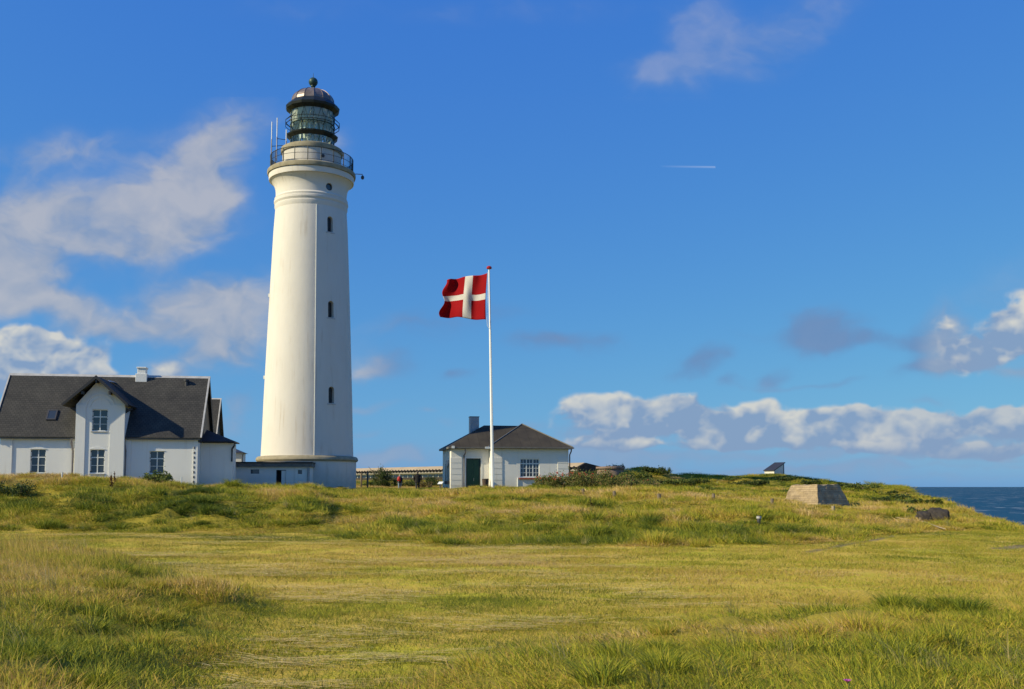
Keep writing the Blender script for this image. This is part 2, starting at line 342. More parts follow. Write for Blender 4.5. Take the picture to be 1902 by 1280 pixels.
def rough_masks(X, Y):
    w = (fbm(X * .5, Y * .5, 3, 5) - .5)
    wn = (fbm(X * 1.7, Y * 1.7, 3, 9) - .5)
    back = Y - np.interp(pxof(X, Y), *DB) + w * 5.0
    left = np.interp(Y, *XL) - X + w * 2.2 + wn * 1.2
    left = np.where(Y > 29, -5.0, left)
    right = np.interp(X, *DR) - Y + w * 3.0 + wn * 1.5
    return back, left, right
def H(X, Y, detail=True):
    X = np.asarray(X, float); Y = np.asarray(Y, float)
    px = np.clip(pxof(X, Y), CPX[0], CPX[-1] - 1e-6)
    Z = np.stack([np.interp(Y, [p[0] for p in c[1]], [p[1] for p in c[1]]) for c in COLS])
    k = np.clip(np.searchsorted(CPX, px, side='right') - 1, 0, len(CPX) - 2)
    t = (px - CPX[k]) / (CPX[k + 1] - CPX[k]); t = t * t * (3 - 2 * t)
    idx = np.arange(px.size).reshape(px.shape); Zf = Z.reshape(len(COLS), -1)
    z = Zf[k.ravel(), idx.ravel()] * (1 - t.ravel()) + Zf[k.ravel() + 1, idx.ravel()] * t.ravel(); z = z.reshape(px.shape)
    b, l, r = rough_masks(X, Y)
    z = z + .44 * sstep(l, -.4, 2.4) * sstep(Y, 29, 24) + .34 * sstep(r, -.8, 3.2)
    if detail:
        rg = np.maximum(np.maximum(sstep(b, 0, 3), sstep(l, 0, 1)), sstep(r, 0, 1))
        bigr = sstep(Y, 30, 45); rg = rg*(1 - .8*sstep(Y, 68, 76)*sstep(px, 630, 660)*sstep(px, 850, 820))
        z = z + rg * ((fbm(X * .45, Y * .45, 3, 2) - .5) * (.16 + .42 * bigr) + (fbm(X * .95, Y * .95, 3, 4) - .5) * (.20 + .50*sstep(Y, 30, 38)))
        z = z + (1 - rg) * ((fbm(X * .3, Y * .3, 2, 6) - .5) * .07 + (fbm(X * 2, Y * 2, 2, 8) - .5) * .03)
        # broader dune lumps on the seaward hill
        hill = sstep(px, 1150, 1350) * sstep(Y, 60, 90)
        z = z + hill * (fbm(X * .13, Y * .13, 3, 12) - .5) * 1.7
    return z
def h1(x, y): return float(H(np.array([x]), np.array([y]))[0])
_DD = np.linspace(5, 140, 2701)
def hit(px, py, dmin=5.0):
    """where the line of sight through a photograph point meets the turf"""
    r = P(px, py, 1.0); z = CAMZ + (r.z - CAMZ)*_DD; g = H(r.x*_DD, _DD); k = np.nonzero((g >= z) & (_DD >= dmin))[0]
    d = float(_DD[k[0]]) if len(k) else 90.0
    return Vector((r.x*d, d, h1(r.x*d, d)))

def ground_material():
    m, nt, b = new_mat('turf'); L = nt.links
    n1 = noise(nt, .30, 6, .6, stretch=(1, 1.8, 1)); n2 = noise(nt, 5, 8, .7); n3 = noise(nt, 40, 4, .7)
    a = nt.nodes.new('ShaderNodeMath'); a.operation = 'MULTIPLY_ADD'; L.new(n2.outputs['Fac'], a.inputs[0]); a.inputs[1].default_value = .6
    L.new(n1.outputs['Fac'], a.inputs[2]); c = nt.nodes.new('ShaderNodeMath'); c.operation = 'MULTIPLY_ADD'; L.new(n3.outputs['Fac'], c.inputs[0]); c.inputs[1].default_value = .4; L.new(a.outputs[0], c.inputs[2])
    r = ramp(nt, c.outputs[0], [(.68, (.25, .255, .018)), (.88, (.47, .425, .038)), (1.0, (.56, .40, .07))])
    ra = nt.nodes.new('ShaderNodeAttribute'); ra.attribute_name = 'unmown'; rm = nt.nodes.new('ShaderNodeMix'); rm.data_type = 'RGBA'; L.new(ra.outputs['Fac'], rm.inputs[0]); L.new(r.outputs[0], rm.inputs[6])
    r2 = ramp(nt, c.outputs[0], [(.68, (.11, .125, .013)), (1.0, (.30, .245, .035))]); L.new(r2.outputs[0], rm.inputs[7])
    at = nt.nodes.new('ShaderNodeAttribute'); at.attribute_name = 'bare'
    mx = nt.nodes.new('ShaderNodeMix'); mx.data_type = 'RGBA'; L.new(at.outputs['Fac'], mx.inputs[0]); L.new(rm.outputs[2], mx.inputs[6]); mx.inputs[7].default_value = (.24, .19, .10, 1)
    L.new(mx.outputs[2], b.inputs['Base Color']); b.inputs['Roughness'].default_value = 1; b.inputs['Specular IOR Level'].default_value = .1
    bump(nt, b, n2.outputs['Fac'], .8, .08); return m
def path_amount(X, Y):
    """trodden bare earth: a short path by the slope and a scrape at the right"""
    px = pxof(X, Y); a = np.zeros_like(X)
    for pts, w in (([(1500,1024),(1560,1012),(1620,1002),(1660,994),(1690,988)], .16), ([(1850,1018),(1902,1012),(1960,1014),(2060,1020)], .35), ([(1180,902),(1230,905),(1290,909),(1380,918)], .3)):
        for i in range(len(pts) - 1):
            q = []
            for (qx, qy) in pts[i:i + 2]:
                d = 40.0
                for _ in range(12): d = max(8, (CAMZ - h1((qx - 951) / F * d, d)) * F / max(qy - HOR, 1.2)) if qy > 930 else 80
                q.append(((qx - 951) / F * d, d))
            (x0, y0), (x1, y1) = q; l2 = (x1 - x0) ** 2 + (y1 - y0) ** 2 + 1e-6
            t = np.clip(((X - x0) * (x1 - x0) + (Y - y0) * (y1 - y0)) / l2, 0, 1)
            dd = np.hypot(X - x0 - t * (x1 - x0), Y - y0 - t * (y1 - y0)); a = np.maximum(a, sstep(dd, w * 1.2, w * .5))
    return a
def build_ground():
    ys = np.concatenate([np.linspace(-25, 4, 12), 4 * (130 / 4) ** np.linspace(0.01, 1, 400), 130 * (700 / 130) ** np.linspace(.02, 1, 70)])
    us = np.concatenate([np.linspace(-3, -.62, 40), np.linspace(-.61, .61, 420), np.linspace(.62, 3, 40)])
    U, Yg = np.meshgrid(us, ys); Xg = U * (np.abs(Yg) + 8) * .93
    Z = H(Xg, Yg); n, mcol = Xg.shape
    v = np.stack([Xg.ravel(), Yg.ravel(), Z.ravel()], 1)
    i = np.arange(n * mcol).reshape(n, mcol); f = np.stack([i[:-1, :-1].ravel(), i[:-1, 1:].ravel(), i[1:, 1:].ravel(), i[1:, :-1].ravel()], 1)
    me = bpy.data.meshes.new('ground'); me.vertices.add(len(v)); me.vertices.foreach_set('co', v.ravel()); me.loops.add(f.size); me.loops.foreach_set('vertex_index', f.ravel())
    me.polygons.add(len(f)); me.polygons.foreach_set('loop_start', np.arange(len(f)) * 4); me.polygons.foreach_set('loop_total', np.full(len(f), 4)); me.update(calc_edges=True)
    at = me.attributes.new('bare', 'FLOAT', 'POINT'); at.data.foreach_set('value', path_amount(Xg.ravel(), Yg.ravel()).astype(np.float32))
    bb, ll, rr = rough_masks(Xg.ravel(), Yg.ravel()); um = sstep(np.maximum(np.maximum(bb, ll), rr), -.2, .7)
    me.attributes.new('unmown', 'FLOAT', 'POINT').data.foreach_set('value', um.astype(np.float32))
    me.polygons.foreach_set('use_smooth', [True] * len(f)); me.materials.append(ground_material())
    o = bpy.data.objects.new('ground', me); col.objects.link(o); o['kind'] = 'structure'; o['label'] = 'rolling turf of the dune meadow'
build_ground()

# ---------------------------------------------------------------- clouds: a far sky sheet (30 km) whose points carry cover and brightness
SOFT = [  # px, py, rx, ry, rotation, amount : thin grey-white veils
    (120,415,170,70,0,.75),(300,410,150,75,5,.75),(215,455,130,45,0,.5),(345,330,90,80,35,.65),(430,250,70,60,20,.75),(400,350,60,80,0,.5),(60,390,90,50,0,.4),
    (160,280,110,35,0,.42),(40,300,90,30,0,.38),(10,505,75,66,0,1.15),(150,590,80,40,-20,.95),(60,560,90,25,0,.45),(20,460,60,30,0,.5),
    (450,605,90,72,25,1.2),(345,555,90,42,0,.95),(275,607,80,30,0,1.0),(380,645,70,30,0,.5),(320,690,60,28,0,.7),(110,510,70,22,0,.35),
    (715,677,58,28,0,.5),(790,605,120,36,10,.42),(855,705,32,11,0,.75),(640,262,30,26,0,.5),(670,690,40,14,0,.4),
    (980,636,48,22,0,.72),(1045,642,34,16,0,.62),(1110,641,40,20,0,.72),(930,580,60,20,0,.26),
    (1290,673,50,22,15,1.0),(1360,706,30,12,0,.6),(1435,697,26,16,20,.65),(1530,622,72,36,0,1.05),(1640,642,80,16,0,.8),(1730,745,42,9,0,.6),
    (1755,640,46,58,0,.85),(1745,692,66,16,10,.75),(1500,716,120,6,0,.4),(1400,620,60,10,0,.2),
    (1310,45,65,60,0,.72),(1240,135,85,38,0,.62),(1370,105,110,50,10,.62),(1480,40,110,45,20,.60),(1200,130,60,25,0,.3),(1060,15,130,22,0,.25),(860,20,110,26,0,.3),(540,15,140,20,0,.25),
    (690,752,50,9,0,.5),(670,798,36,8,0,.55),(790,768,26,8,0,.55),(720,852,90,18,0,.8),(900,762,40,10,0,.3),(850,790,30,9,0,.3),(690,850,50,14,0,.5),
    (440,780,45,40,0,.65),(470,740,40,30,0,.5),(985,790,32,12,0,.5),(425,735,30,16,0,.4),
    (1400,852,520,11,0,.34),(1700,868,330,8,0,.55),(1250,868,200,5,0,.4),(1550,838,300,9,0,.4),(1820,850,180,10,0,.45),(1060,846,70,9,0,.5),(1500,884,420,7,0,.4),(1180,842,90,9,0,.6),
    (1100,800,60,30,0,.4),(1350,835,400,16,0,.38),(1750,822,220,22,0,.5),(1250,880,300,9,0,.6),(1650,893,330,5,0,.5),(1480,870,160,9,0,.6),(1120,860,120,8,0,.7),
    (2150,600,300,120,0,.6),(-250,450,220,150,0,.6),(2200,250,160,100,0,.4),(-300,800,250,60,0,.6),(1750,800,160,26,0,.5),(1200,805,170,22,0,.45),(1900,690,80,10,0,.3)]
CUM = [   # thicker heaped clouds
    (75,668,100,60,0,.95),(15,690,85,50,0,.9),(145,700,60,36,0,.6),(45,628,40,20,0,.55),(325,694,34,20,0,.6),(185,700,30,14,0,.5),
    (1120,782,84,36,0,.95),(1090,765,46,24,0,.5),(1150,758,36,20,0,.5),(1230,782,84,38,0,.95),(1262,762,40,26,0,.6),(1310,798,76,28,0,.75),(1390,790,72,34,0,.95),(1410,768,36,18,0,.6),(1475,795,76,26,0,.8),(1555,792,86,32,0,.95),(1600,772,40,18,0,.5),(1655,800,86,32,0,.9),(1725,798,56,28,0,.7),(1820,778,72,22,0,.85),(1885,792,70,34,0,.9),(1720,778,34,14,0,.4),
    (1130,826,96,11,0,.55),(1265,828,110,11,0,.55),(1430,822,120,12,0,.6),(1580,834,70,10,0,.8),(1760,838,130,14,0,.65),(1880,842,80,14,0,.6),
    (1845,635,80,40,28,.85),(1895,585,50,40,20,.9),(1752,605,26,30,0,.45),(1800,652,70,26,0,.6),(1905,640,50,24,0,.5),
    (2050,790,140,40,0,.9),(-120,680,110,60,0,.9)]
def cloud_fields(PX, PY):
    def blobs(lst, X, Y, flat):
        D = np.zeros_like(X)
        for (cx, cy, rx, ry, rot, amp) in lst:
            c, s = math.cos(R(-rot)), math.sin(R(-rot)); dx = X - cx; dy = Y - cy; u = (dx*c + dy*s)/rx; v = (-dx*s + dy*c)/ry
            if flat: v = np.where(v > 0, v*flat, v)
            D = D + amp*sstep(np.hypot(u, v), 1.75, 0.0)
        return D
    # thin veils
    wx = fbm(PX/95, PY/70, 4, 101) - .5; wy = fbm(PX/95, PY/70, 4, 111) - .5
    n = fbm(PX/75 + wx*1.4, PY/46 + wy*1.4, 6, 121) - .5; n2 = fbm(PX/22 + wx*2, PY/15 + wy*2, 4, 131) - .5
    D = blobs(SOFT, PX + wx*70, PY + wy*46, None)
    near = np.minimum(D*2.2, 1)
    Ds = np.minimum(D, 1.1)*1.0 + near*(n*.95 + n2*.22); soft = sstep(Ds, -.05, 1.10)**1.15
    st = np.clip(.36 + n*1.1 + .35*sstep(Ds, .4, 1.2) + (fbm(PX/28 + wx*2, PY/20 + wy*2, 3, 191)-.5)*.5, 0, 1)
    # heaped clouds
    wx = fbm(PX/60, PY/46, 3, 141) - .5; wy = fbm(PX/60, PY/46, 3, 151) - .5
    X2 = PX + wx*30; Y2 = PY + wy*22
    def bil(sc, sd): q = 2*vnoise(X2/sc, Y2/(sc*.85), sd) - 1; return np.sqrt(q*q + .02)
    b = (bil(44,161)*.55 + bil(21,162)*.28 + bil(10,163)*.12 + bil(5,164)*.05)
    D = blobs(CUM, X2, Y2, 1.15); near = np.minimum(D*2.2, 1)
    big = fbm(PX/70, PY/46, 4, 171)-.5
    Dc = np.minimum(D, 1.25) + near*(.42 - b*1.05 + big*.9 - .06)
    cum = sstep(Dc, .12, .60)
    hb = np.sqrt(np.clip(Dc, 0, 2) + .05)
    gy = np.gradient(hb, axis=0); gx = np.gradient(hb, axis=1)
    base = np.zeros_like(PX); wsum = np.full_like(PX, 1e-3)
    for (cx, cy, rx, ry, rot, amp) in CUM:
        q = amp*sstep(np.hypot((X2-cx)/rx, (Y2-cy)/ry), 1.6, 0); base += q*np.clip((cy - PY)/ry, -1.2, 1.2); wsum += q
    base /= wsum
    ct = np.clip(.24 + .36*base + (.5-b)*.35 + (fbm(X2/36, Y2/25, 3, 201)-.5)*1.9 + 2.0*gy + 2.0*gx + big*1.1 + (fbm(PX/24, PY/18, 3, 181)-.5)*.45, 0, 1)
    ct = ct*(.30 + .70*sstep(PY, 850, 812))*(1 - .35*sstep(PX, 1450, 1750)*sstep(PY, 700, 740))
    soft = soft*np.where(PY > 700, .85, .82)*np.where(PY < 180, .38, 1)
    sl = np.array([.245,.325,.470]); sh = np.array([.49,.495,.53]); dk = np.array([.135,.245,.465])
    cl = np.array([.235,.345,.530]); ch = np.array([.66,.655,.61])
    darkz = np.maximum(sstep(PX, 640, 760)*sstep(PY, 480, 580)*sstep(PX, 1740, 1690) + .45*sstep(PX, 1690, 1740)*sstep(PY, 480, 580), sstep(PY, 690, 730)*.85)            # the small clouds on the right are in shade
    S_ = sl + (sh - sl)*(st*(1 - .75*darkz))[..., None]; lowz = sstep(PY, 690, 760)[..., None]; dk = dk*(1-lowz) + np.array([.215,.350,.560])*lowz; S_ = S_*(1-darkz[..., None]) + (dk + (S_-sl)*.55)*darkz[..., None]
    C_ = cl + (ch - cl)*ct[..., None]
    cum = cum*.92
    A = 1 - (1-soft)*(1-cum); Cc = (S_*(soft*(1-cum))[..., None] + C_*cum[..., None])/np.maximum(A, 1e-4)[..., None]
    # contrail
    t = (PX - 1225)/(1330 - 1225); ln = np.exp(-((PY - 309 - 1.5*t)/1.3)**2)*np.where((t > 0) & (t < 1), np.clip(t, 0, 1)**.8*.34, 0)
    A2 = 1 - (1-A)*(1-ln); Cc = (Cc*(A*(1-ln))[..., None] + np.array([.72,.80,.92])*ln[..., None])/np.maximum(A2, 1e-4)[..., None]
    edge = sstep(PX, -340, -200)*sstep(PX, 2240, 2100)*sstep(PY, -115, -60)
    A2 = A2*edge*(1 - .5*sstep(PY, 870, 903))
    return A2, Cc
def build_sky_sheet():
    xs = np.arange(-350, 2251, 2.0); ys = np.concatenate([np.arange(-120, 905, 1.7), [908.0]]); PX, PY = np.meshgrid(xs, ys); A, Cc = cloud_fields(PX, PY)
    a = (PX - 951)/F; b = (CY - PY)/F; d = np.stack([a, math.cos(PITCH) - b*math.sin(PITCH), math.sin(PITCH) + b*math.cos(PITCH)], -1); d /= np.linalg.norm(d, axis=-1)[..., None]
    v = (d*30000.0).reshape(-1, 3); n, m_ = PX.shape; i = np.arange(n*m_).reshape(n, m_); f = np.stack([i[:-1,:-1].ravel(), i[:-1,1:].ravel(), i[1:,1:].ravel(), i[1:,:-1].ravel()], 1)
    keep = (A.reshape(-1)[f].max(1) > .002); f = f[keep]
    used = np.unique(f); mp = np.zeros(n*m_, int); mp[used] = np.arange(len(used)); f = mp[f]; v = v[used]; v[:, 2] += CAMZ
    me = bpy.data.meshes.new('sky'); me.vertices.add(len(v)); me.vertices.foreach_set('co', np.ascontiguousarray(v, dtype=np.float32).ravel()); me.loops.add(f.size); me.loops.foreach_set('vertex_index', np.ascontiguousarray(f, dtype=np.int32).ravel())
    me.polygons.add(len(f)); me.polygons.foreach_set('loop_start', np.arange(len(f))*4); me.polygons.foreach_set('loop_total', np.full(len(f), 4)); me.update(calc_edges=True)
    c4 = np.concatenate([Cc.reshape(-1,3)[used], A.reshape(-1,1)[used]], 1).astype(np.float32); me.attributes.new('cloud', 'FLOAT_COLOR', 'POINT').data.foreach_set('color', np.ascontiguousarray(c4).ravel())
    m, nt, bs = new_mat('cloud_cover'); nt.nodes.remove(bs); L = nt.links; at = nt.nodes.new('ShaderNodeAttribute'); at.attribute_name = 'cloud'
    em = nt.nodes.new('ShaderNodeEmission'); em.inputs[1].default_value = 2**-S.view_settings.exposure; tr_ = nt.nodes.new('ShaderNodeBsdfTransparent'); mx = nt.nodes.new('ShaderNodeMixShader')
    L.new(at.outputs['Color'], em.inputs[0]); L.new(at.outputs['Alpha'], mx.inputs[0]); L.new(tr_.outputs[0], mx.inputs[1]); L.new(em.outputs[0], mx.inputs[2]); L.new(mx.outputs[0], nt.nodes['Material Output'].inputs[0])
    m.cycles.emission_sampling = 'NONE'; me.materials.append(m); me.polygons.foreach_set('use_smooth', [True]*len(f))
    o = bpy.data.objects.new('sky', me); col.objects.link(o); o['kind'] = 'structure'; o['label'] = 'drifting white and grey clouds with a short contrail'
build_sky_sheet()

def build_sea():
    m, nt, b = new_mat('sea_water'); L = nt.links
    tc = nt.nodes.new('ShaderNodeTexCoord')
    n1 = noise(nt, .012, 5, .6, stretch=(1, .35, 1)); n2 = noise(nt, .045, 8, .62, stretch=(.55, 1.3, 1)); n3 = noise(nt, .006, 3, .5)
    r = ramp(nt, n1.outputs['Fac'], [(.3, (.006, .042, .080)), (.7, (.012, .068, .115))])
    cap = ramp(nt, n2.outputs['Fac'], [(.610, (0, 0, 0)), (.66, (1, 1, 1))])
    mx = nt.nodes.new('ShaderNodeMix'); mx.data_type = 'RGBA'; L.new(cap.outputs[0], mx.inputs[0]); L.new(r.outputs[0], mx.inputs[6]); mx.inputs[7].default_value = (.55, .6, .62, 1)
    L.new(mx.outputs[2], b.inputs['Base Color']); b.inputs['Roughness'].default_value = .55; b.inputs['Specular IOR Level'].default_value = .12
    bump(nt, b, noise(nt, .35, 6, .6, stretch=(.5, 1, 1)).outputs['Fac'], .7, .8)
    mb = MB(); mb.poly([(-60000, -200, -18), (60000, -200, -18), (60000, 60000, -18), (-60000, 60000, -18)])
    o = mb.build('sea', m); o['kind'] = 'structure'; o['label'] = 'deep blue sea with small whitecaps'
build_sea()

# ---------------------------------------------------------------- wall and window helpers (local frame: x along, y deep, z up)
def wall_holes(mb, u0, u1, z0, z1, v, t, holes, mi=0):
    us = sorted({u0, u1, *[h[0] for h in holes], *[h[1] for h in holes]}); zs = sorted({z0, z1, *[h[2] for h in holes], *[h[3] for h in holes]})
    for i in range(len(us) - 1):
        for j in range(len(zs) - 1):
            cu = (us[i] + us[i+1]) / 2; cz = (zs[j] + zs[j+1]) / 2
            if any(h[0] < cu < h[1] and h[2] < cz < h[3] for h in holes): continue
            mb.poly([(us[i], v, zs[j]), (us[i+1], v, zs[j]), (us[i+1], v, zs[j+1]), (us[i], v, zs[j+1])], mi)
    for (a, b, c, d) in holes:
        mb.poly([(a, v, c), (a, v + t, c), (a, v + t, d), (a, v, d)], mi); mb.poly([(b, v, c), (b, v, d), (b, v + t, d), (b, v + t, c)], mi)
        mb.poly([(a, v, d), (a, v + t, d), (b, v + t, d), (b, v, d)], mi); mb.poly([(a, v, c), (b, v, c), (b, v + t, c), (a, v + t, c)], mi)
def window(parent, u0, u1, z0, z1, v, hbars=(.34, .67), vbars=(.5,), w=.06, thin=.03, fmat='frame', depth=.10, sill=True, hinges=True, strong_h=0, fine=()):
    mb = MB(); y0 = v + depth; y1 = y0 + .06
    mb.box(u0, u0 + w, y0, y1, z0, z1); mb.box(u1 - w, u1, y0, y1, z0, z1); mb.box(u0 + w, u1 - w, y0, y1, z1 - w, z1); mb.box(u0 + w, u1 - w, y0, y1, z0, z0 + w)
    W_ = u1 - u0; H_ = z1 - z0
    for k in vbars: mb.box(u0 + W_*k - w*.6, u0 + W_*k + w*.6, y0 + .003, y1, z0 + w, z1 - w)
    for i, k in enumerate(hbars):
        q = w * .6 if i == strong_h else thin * .5
        mb.box(u0 + w, u1 - w, y0 + .006, y1 - .005, z1 - H_*k - q, z1 - H_*k + q)
    for k in fine: mb.box(u0 + W_*k - thin*.5, u0 + W_*k + thin*.5, y0 + .009, y1 - .005, z0 + w, z1 - w)
    o = mb.build('window', M[fmat], parent)
    MB().box(u0 + .01, u1 - .01, y0 + .035, y0 + .045, z0 + .01, z1 - .01).build('pane', M['pane'], o)
    if sill: MB().box(u0 - .06, u1 + .06, v - .06, y0 + .02, z0 - .07, z0 - .002).build('sill', M['lead'], o)
    if hinges:
        hb = MB()
        for k in (.1, .32, .45, .92):
            for uu in (u0 + .005, u1 - .065): hb.box(uu, uu + .06, y0 - .012, y0 - .002, z1 - H_*k - .035, z1 - H_*k + .035)
        hb.build_each('hinge', M['dark_frame'], o)
    return o
class Frame:
    """local frame of a building: origin O (world), turned th about z"""
    def __init__(s, O, th): s.O = Vector(O); s.c = math.cos(th); s.s = math.sin(th); s.th = th
    def u(s, px, py, v=0.0):
        q = P(px, py, 1.0); r = q.x
        ox = s.O.x - s.s * v; oy = s.O.y + s.c * v
        return (r * oy - ox) / (s.c - r * s.s)
    def z(s, px, py, v=0.0):
        u = s.u(px, py, v); Y = s.O.y + s.s * u + s.c * v
        return P(px, py, Y).z - s.O.z
    def uz(s, px, py, v=0.0): return s.u(px, py, v), s.z(px, py, v)
    def world(s, u, v, z=0): return Vector((s.O.x + s.c*u - s.s*v, s.O.y + s.s*u + s.c*v, s.O.z + z))

# ---------------------------------------------------------------- lighthouse
TD = 90.0; TB = P(570, 905, TD)
def tz(py): return P(570, py, TD).z - TB.z
def tr(rpx, py): return rpx * mpp(py, TD)
def apply_boolean(o, cutters):
    for c in cutters:
        md = o.modifiers.new('cut', 'BOOLEAN'); md.object = c; md.operation = 'DIFFERENCE'; md.solver = 'EXACT'
    bpy.context.view_layer.update()
    dg = bpy.context.evaluated_depsgraph_get(); me = bpy.data.meshes.new_from_object(o.evaluated_get(dg))
    o.modifiers.clear(); old = o.data; o.data = me; bpy.data.meshes.remove(old)
    for c in cutters: bpy.data.objects.remove(c)
    me.polygons.foreach_set('use_smooth', [True] * len(me.polygons)); me.set_sharp_from_angle(angle=R(40))
def lighthouse():
    t = thing('lighthouse', 'tall round white lighthouse with dark domed glass lantern and railed gallery', 'lighthouse', TB)
    cdir = Vector((-TB.x, -TB.y, 0)).normalized(); rdir = Vector((-cdir.y, cdir.x, 0))
    if rdir.x < 0: rdir = -rdir
    def ang(phi): d = cdir * math.cos(R(phi)) + rdir * math.sin(R(phi)); return d
    pl = MB(); pl.lathe([(tr(90,880), -1.0), (tr(90,880), tz(858))], 96); pl.build('plinth', M['tower'], t, True)
    rg = MB(); z0 = tz(858); z1 = tz(848)
    rg.lathe([(tr(85,850), z0 + .004), (tr(92,850), z0 + .004), (tr(93.5,850), z0 + (z1-z0)*.3), (tr(92.5,850), z0 + (z1-z0)*.65), (tr(90,850), z1 - .05), (tr(84,850), z1)], 96, closed=False); rg.build('base_ring', M['stone'], t, True)
    prof = [(84.5,850),(83,815),(80.8,745),(74.6,590),(67.8,435),(65.2,396)]
    dense = []
    for i in range(len(prof) - 1):
        for k in range(4):
            q = k / 4; dense.append((prof[i][0]*(1-q) + prof[i+1][0]*q, prof[i][1]*(1-q) + prof[i+1][1]*q))
    dense.append(prof[-1])
    sh = MB(); sh.lathe([(tr(r, y), tz(y)) for r, y in dense], 128); shaft = sh.build('shaft', M['tower'], t)
    def arch_cut(py0, py1, phi, w):
        r = tr(np.interp((py0+py1)/2, [395, 850], [65.2, 84.5]), (py0+py1)/2); d = ang(phi); side = Vector((-d.y, d.x, 0))
        z0, z1 = tz(py1), tz(py0); pts = [(-w/2, z0), (w/2, z0)]
        for k in range(9): q = math.pi * k / 8; pts.append((w/2*math.cos(q), z1 - w/2 + w/2*math.sin(q)))
        return d, side, r, pts
    wins = [(415,443.5,30.5),(569,599,30.5),(724,754,30.5)]
    cut = []
    for (a, b, phi) in wins:
        d, side, r, pts = arch_cut(a, b, phi, .56)
        mb = MB(); base = [d * (r - .55) + side * p[0] + Vector((0, 0, p[1])) for p in pts]; mb.slab(base, d * 1.6)
        c = mb.build('cutter', M['tower']); c.location = TB; cut.append(c)
    bpy.context.view_layer.update(); apply_boolean(shaft, cut)
    for (a, b, phi) in wins:
        d, side, r, pts = arch_cut(a, b, phi, .50); r0 = r - .30
        mb = MB(); w = .5; z0 = pts[0][1] + .04; z1 = tz(a) - .03
        for k in (-1, 0, 1): c_ = side * (k * .22); mb.tube([d*r0 + c_ + Vector((0,0,z0)), d*r0 + c_ + Vector((0,0,z1 - .1*abs(k)))], .022, 6)
        for k in (.0, .33, .66): z = z0 + (z1 - z0)*k + .03; mb.tube([d*r0 + side*-.22 + Vector((0,0,z)), d*r0 + side*.22 + Vector((0,0,z))], .018, 6)
        wo = mb.build('window', M['dark_frame'], t)
        mb = MB(); mb.slab([d*(r0-.06) + side*p[0]*1.15 + Vector((0,0,p[1])) for p in pts], d*.02); mb.build('pane', M['pane'], wo)
        mb = MB(); mb.slab([d*(r-.28) + side*-.42 + Vector((0,0,pts[0][1]-.12)), d*(r-.28) + side*.42 + Vector((0,0,pts[0][1]-.12)), d*(r+.1) + side*.42 + Vector((0,0,pts[0][1]-.12)), d*(r+.1) + side*-.42 + Vector((0,0,pts[0][1]-.12))], (0,0,.09)); mb.build('sill', M['lead'], wo)
    mb = MB(); d = ang(8); ps = [d*(tr(r,y)+.03) + Vector((0,0,tz(y))) for r, y in dense]; mb.tube(ps, .028, 6); mb.build('lightning_conductor', M['frame'], t)
    # mouldings, flared neck, gallery
    mb = MB(); mb.lathe([(tr(64.6,396),tz(396)),(tr(66.5,390),tz(390)),(tr(66.5,387),tz(387)),(tr(65.6,386),tz(386)),(tr(67.6,382),tz(382)),(tr(67.6,378.5),tz(378.5)),(tr(66,377.5),tz(377.5)),(tr(66.8,374),tz(374)),(tr(64.8,371),tz(371))], 128, closed=False); mb.build('neck_moulding', M['tower'], t, True, angle=25)
    mb = MB(); mb.lathe([(tr(r,y),tz(y)) for r, y in [(64.6,371.2),(64.8,362),(65.6,356),(67.2,351),(69.6,346.5),(72.6,343),(75,341)]] + [(.5, tz(341))], 128, closed=True); flare = mb.build('flared_neck', M['tower'], t)
    d = ang(29); r = tr(65, 368); side = Vector((-d.y, d.x, 0)); zc = tz(361.5)
    mb = MB(); mb.slab([d*(r-.5) + side*(.33*math.cos(k*math.pi/10)) + Vector((0,0,zc + .33*math.sin(k*math.pi/10))) for k in range(20)], d*1.6); c = mb.build('cutter', M['tower']); c.location = TB; bpy.context.view_layer.update(); apply_boolean(flare, [c])
    mb = MB()
    for k in range(16):
        q0 = k*math.pi/8; q1 = (k+1)*math.pi/8
        mb.tube([d*(r-.12) + side*(.29*math.cos(q)) + Vector((0,0,zc + .29*math.sin(q))) for q in (q0, q1)], .035, 5)
    wo = mb.build('round_window', M['dark_frame'], t)
    mb = MB(); mb.slab([d*(r-.2) + side*(.36*math.cos(k*math.pi/10)) + Vector((0,0,zc + .36*math.sin(k*math.pi/10))) for k in range(20)], d*.03); mb.build('pane', M['pane'], wo)
    G0 = tz(341.1); 
    mb = MB(); mb.lathe([(tr(73,341),tz(341)+.004),(tr(77.2,341),tz(340.5)),(tr(77.6,338),tz(338)),(tr(78,330.5),tz(330.5)),(tr(77,330.3),tz(330.2))], 128, closed=False); mb.build('gallery_cornice', M['tower'], t, True, angle=25)
    mb = MB(); mb.lathe([(tr(77.5,330),tz(330.1)),(tr(80,330),tz(330)),(tr(80.8,327),tz(327)),(tr(80.5,323),tz(323)),(tr(78,321),tz(321)),(.4,tz(321)+.02)], 128, closed=False)
    deck = mb.build('gallery_deck', M['stone'], t, True, angle=25); DZ = tz(321) + .01
    # watch room under the lantern
    RW = tr(53.6, 300); WZ = tz(289)
    mb = MB(); mb.lathe([(RW, DZ - .05), (RW, WZ)], 96); mb.build('watch_room', M['tower'], t, True)
    d = ang(21); side = Vector((-d.y, d.x, 0)); zc = tz(306)+.1
    mb = MB()
    mb.slab([d*(RW+.01) + side*(.15*math.cos(k*math.pi/8)) + Vector((0,0,zc + .15*math.sin(k*math.pi/8))) for k in range(16)], d*.06); mb.build('porthole', M['dark_frame'], t)
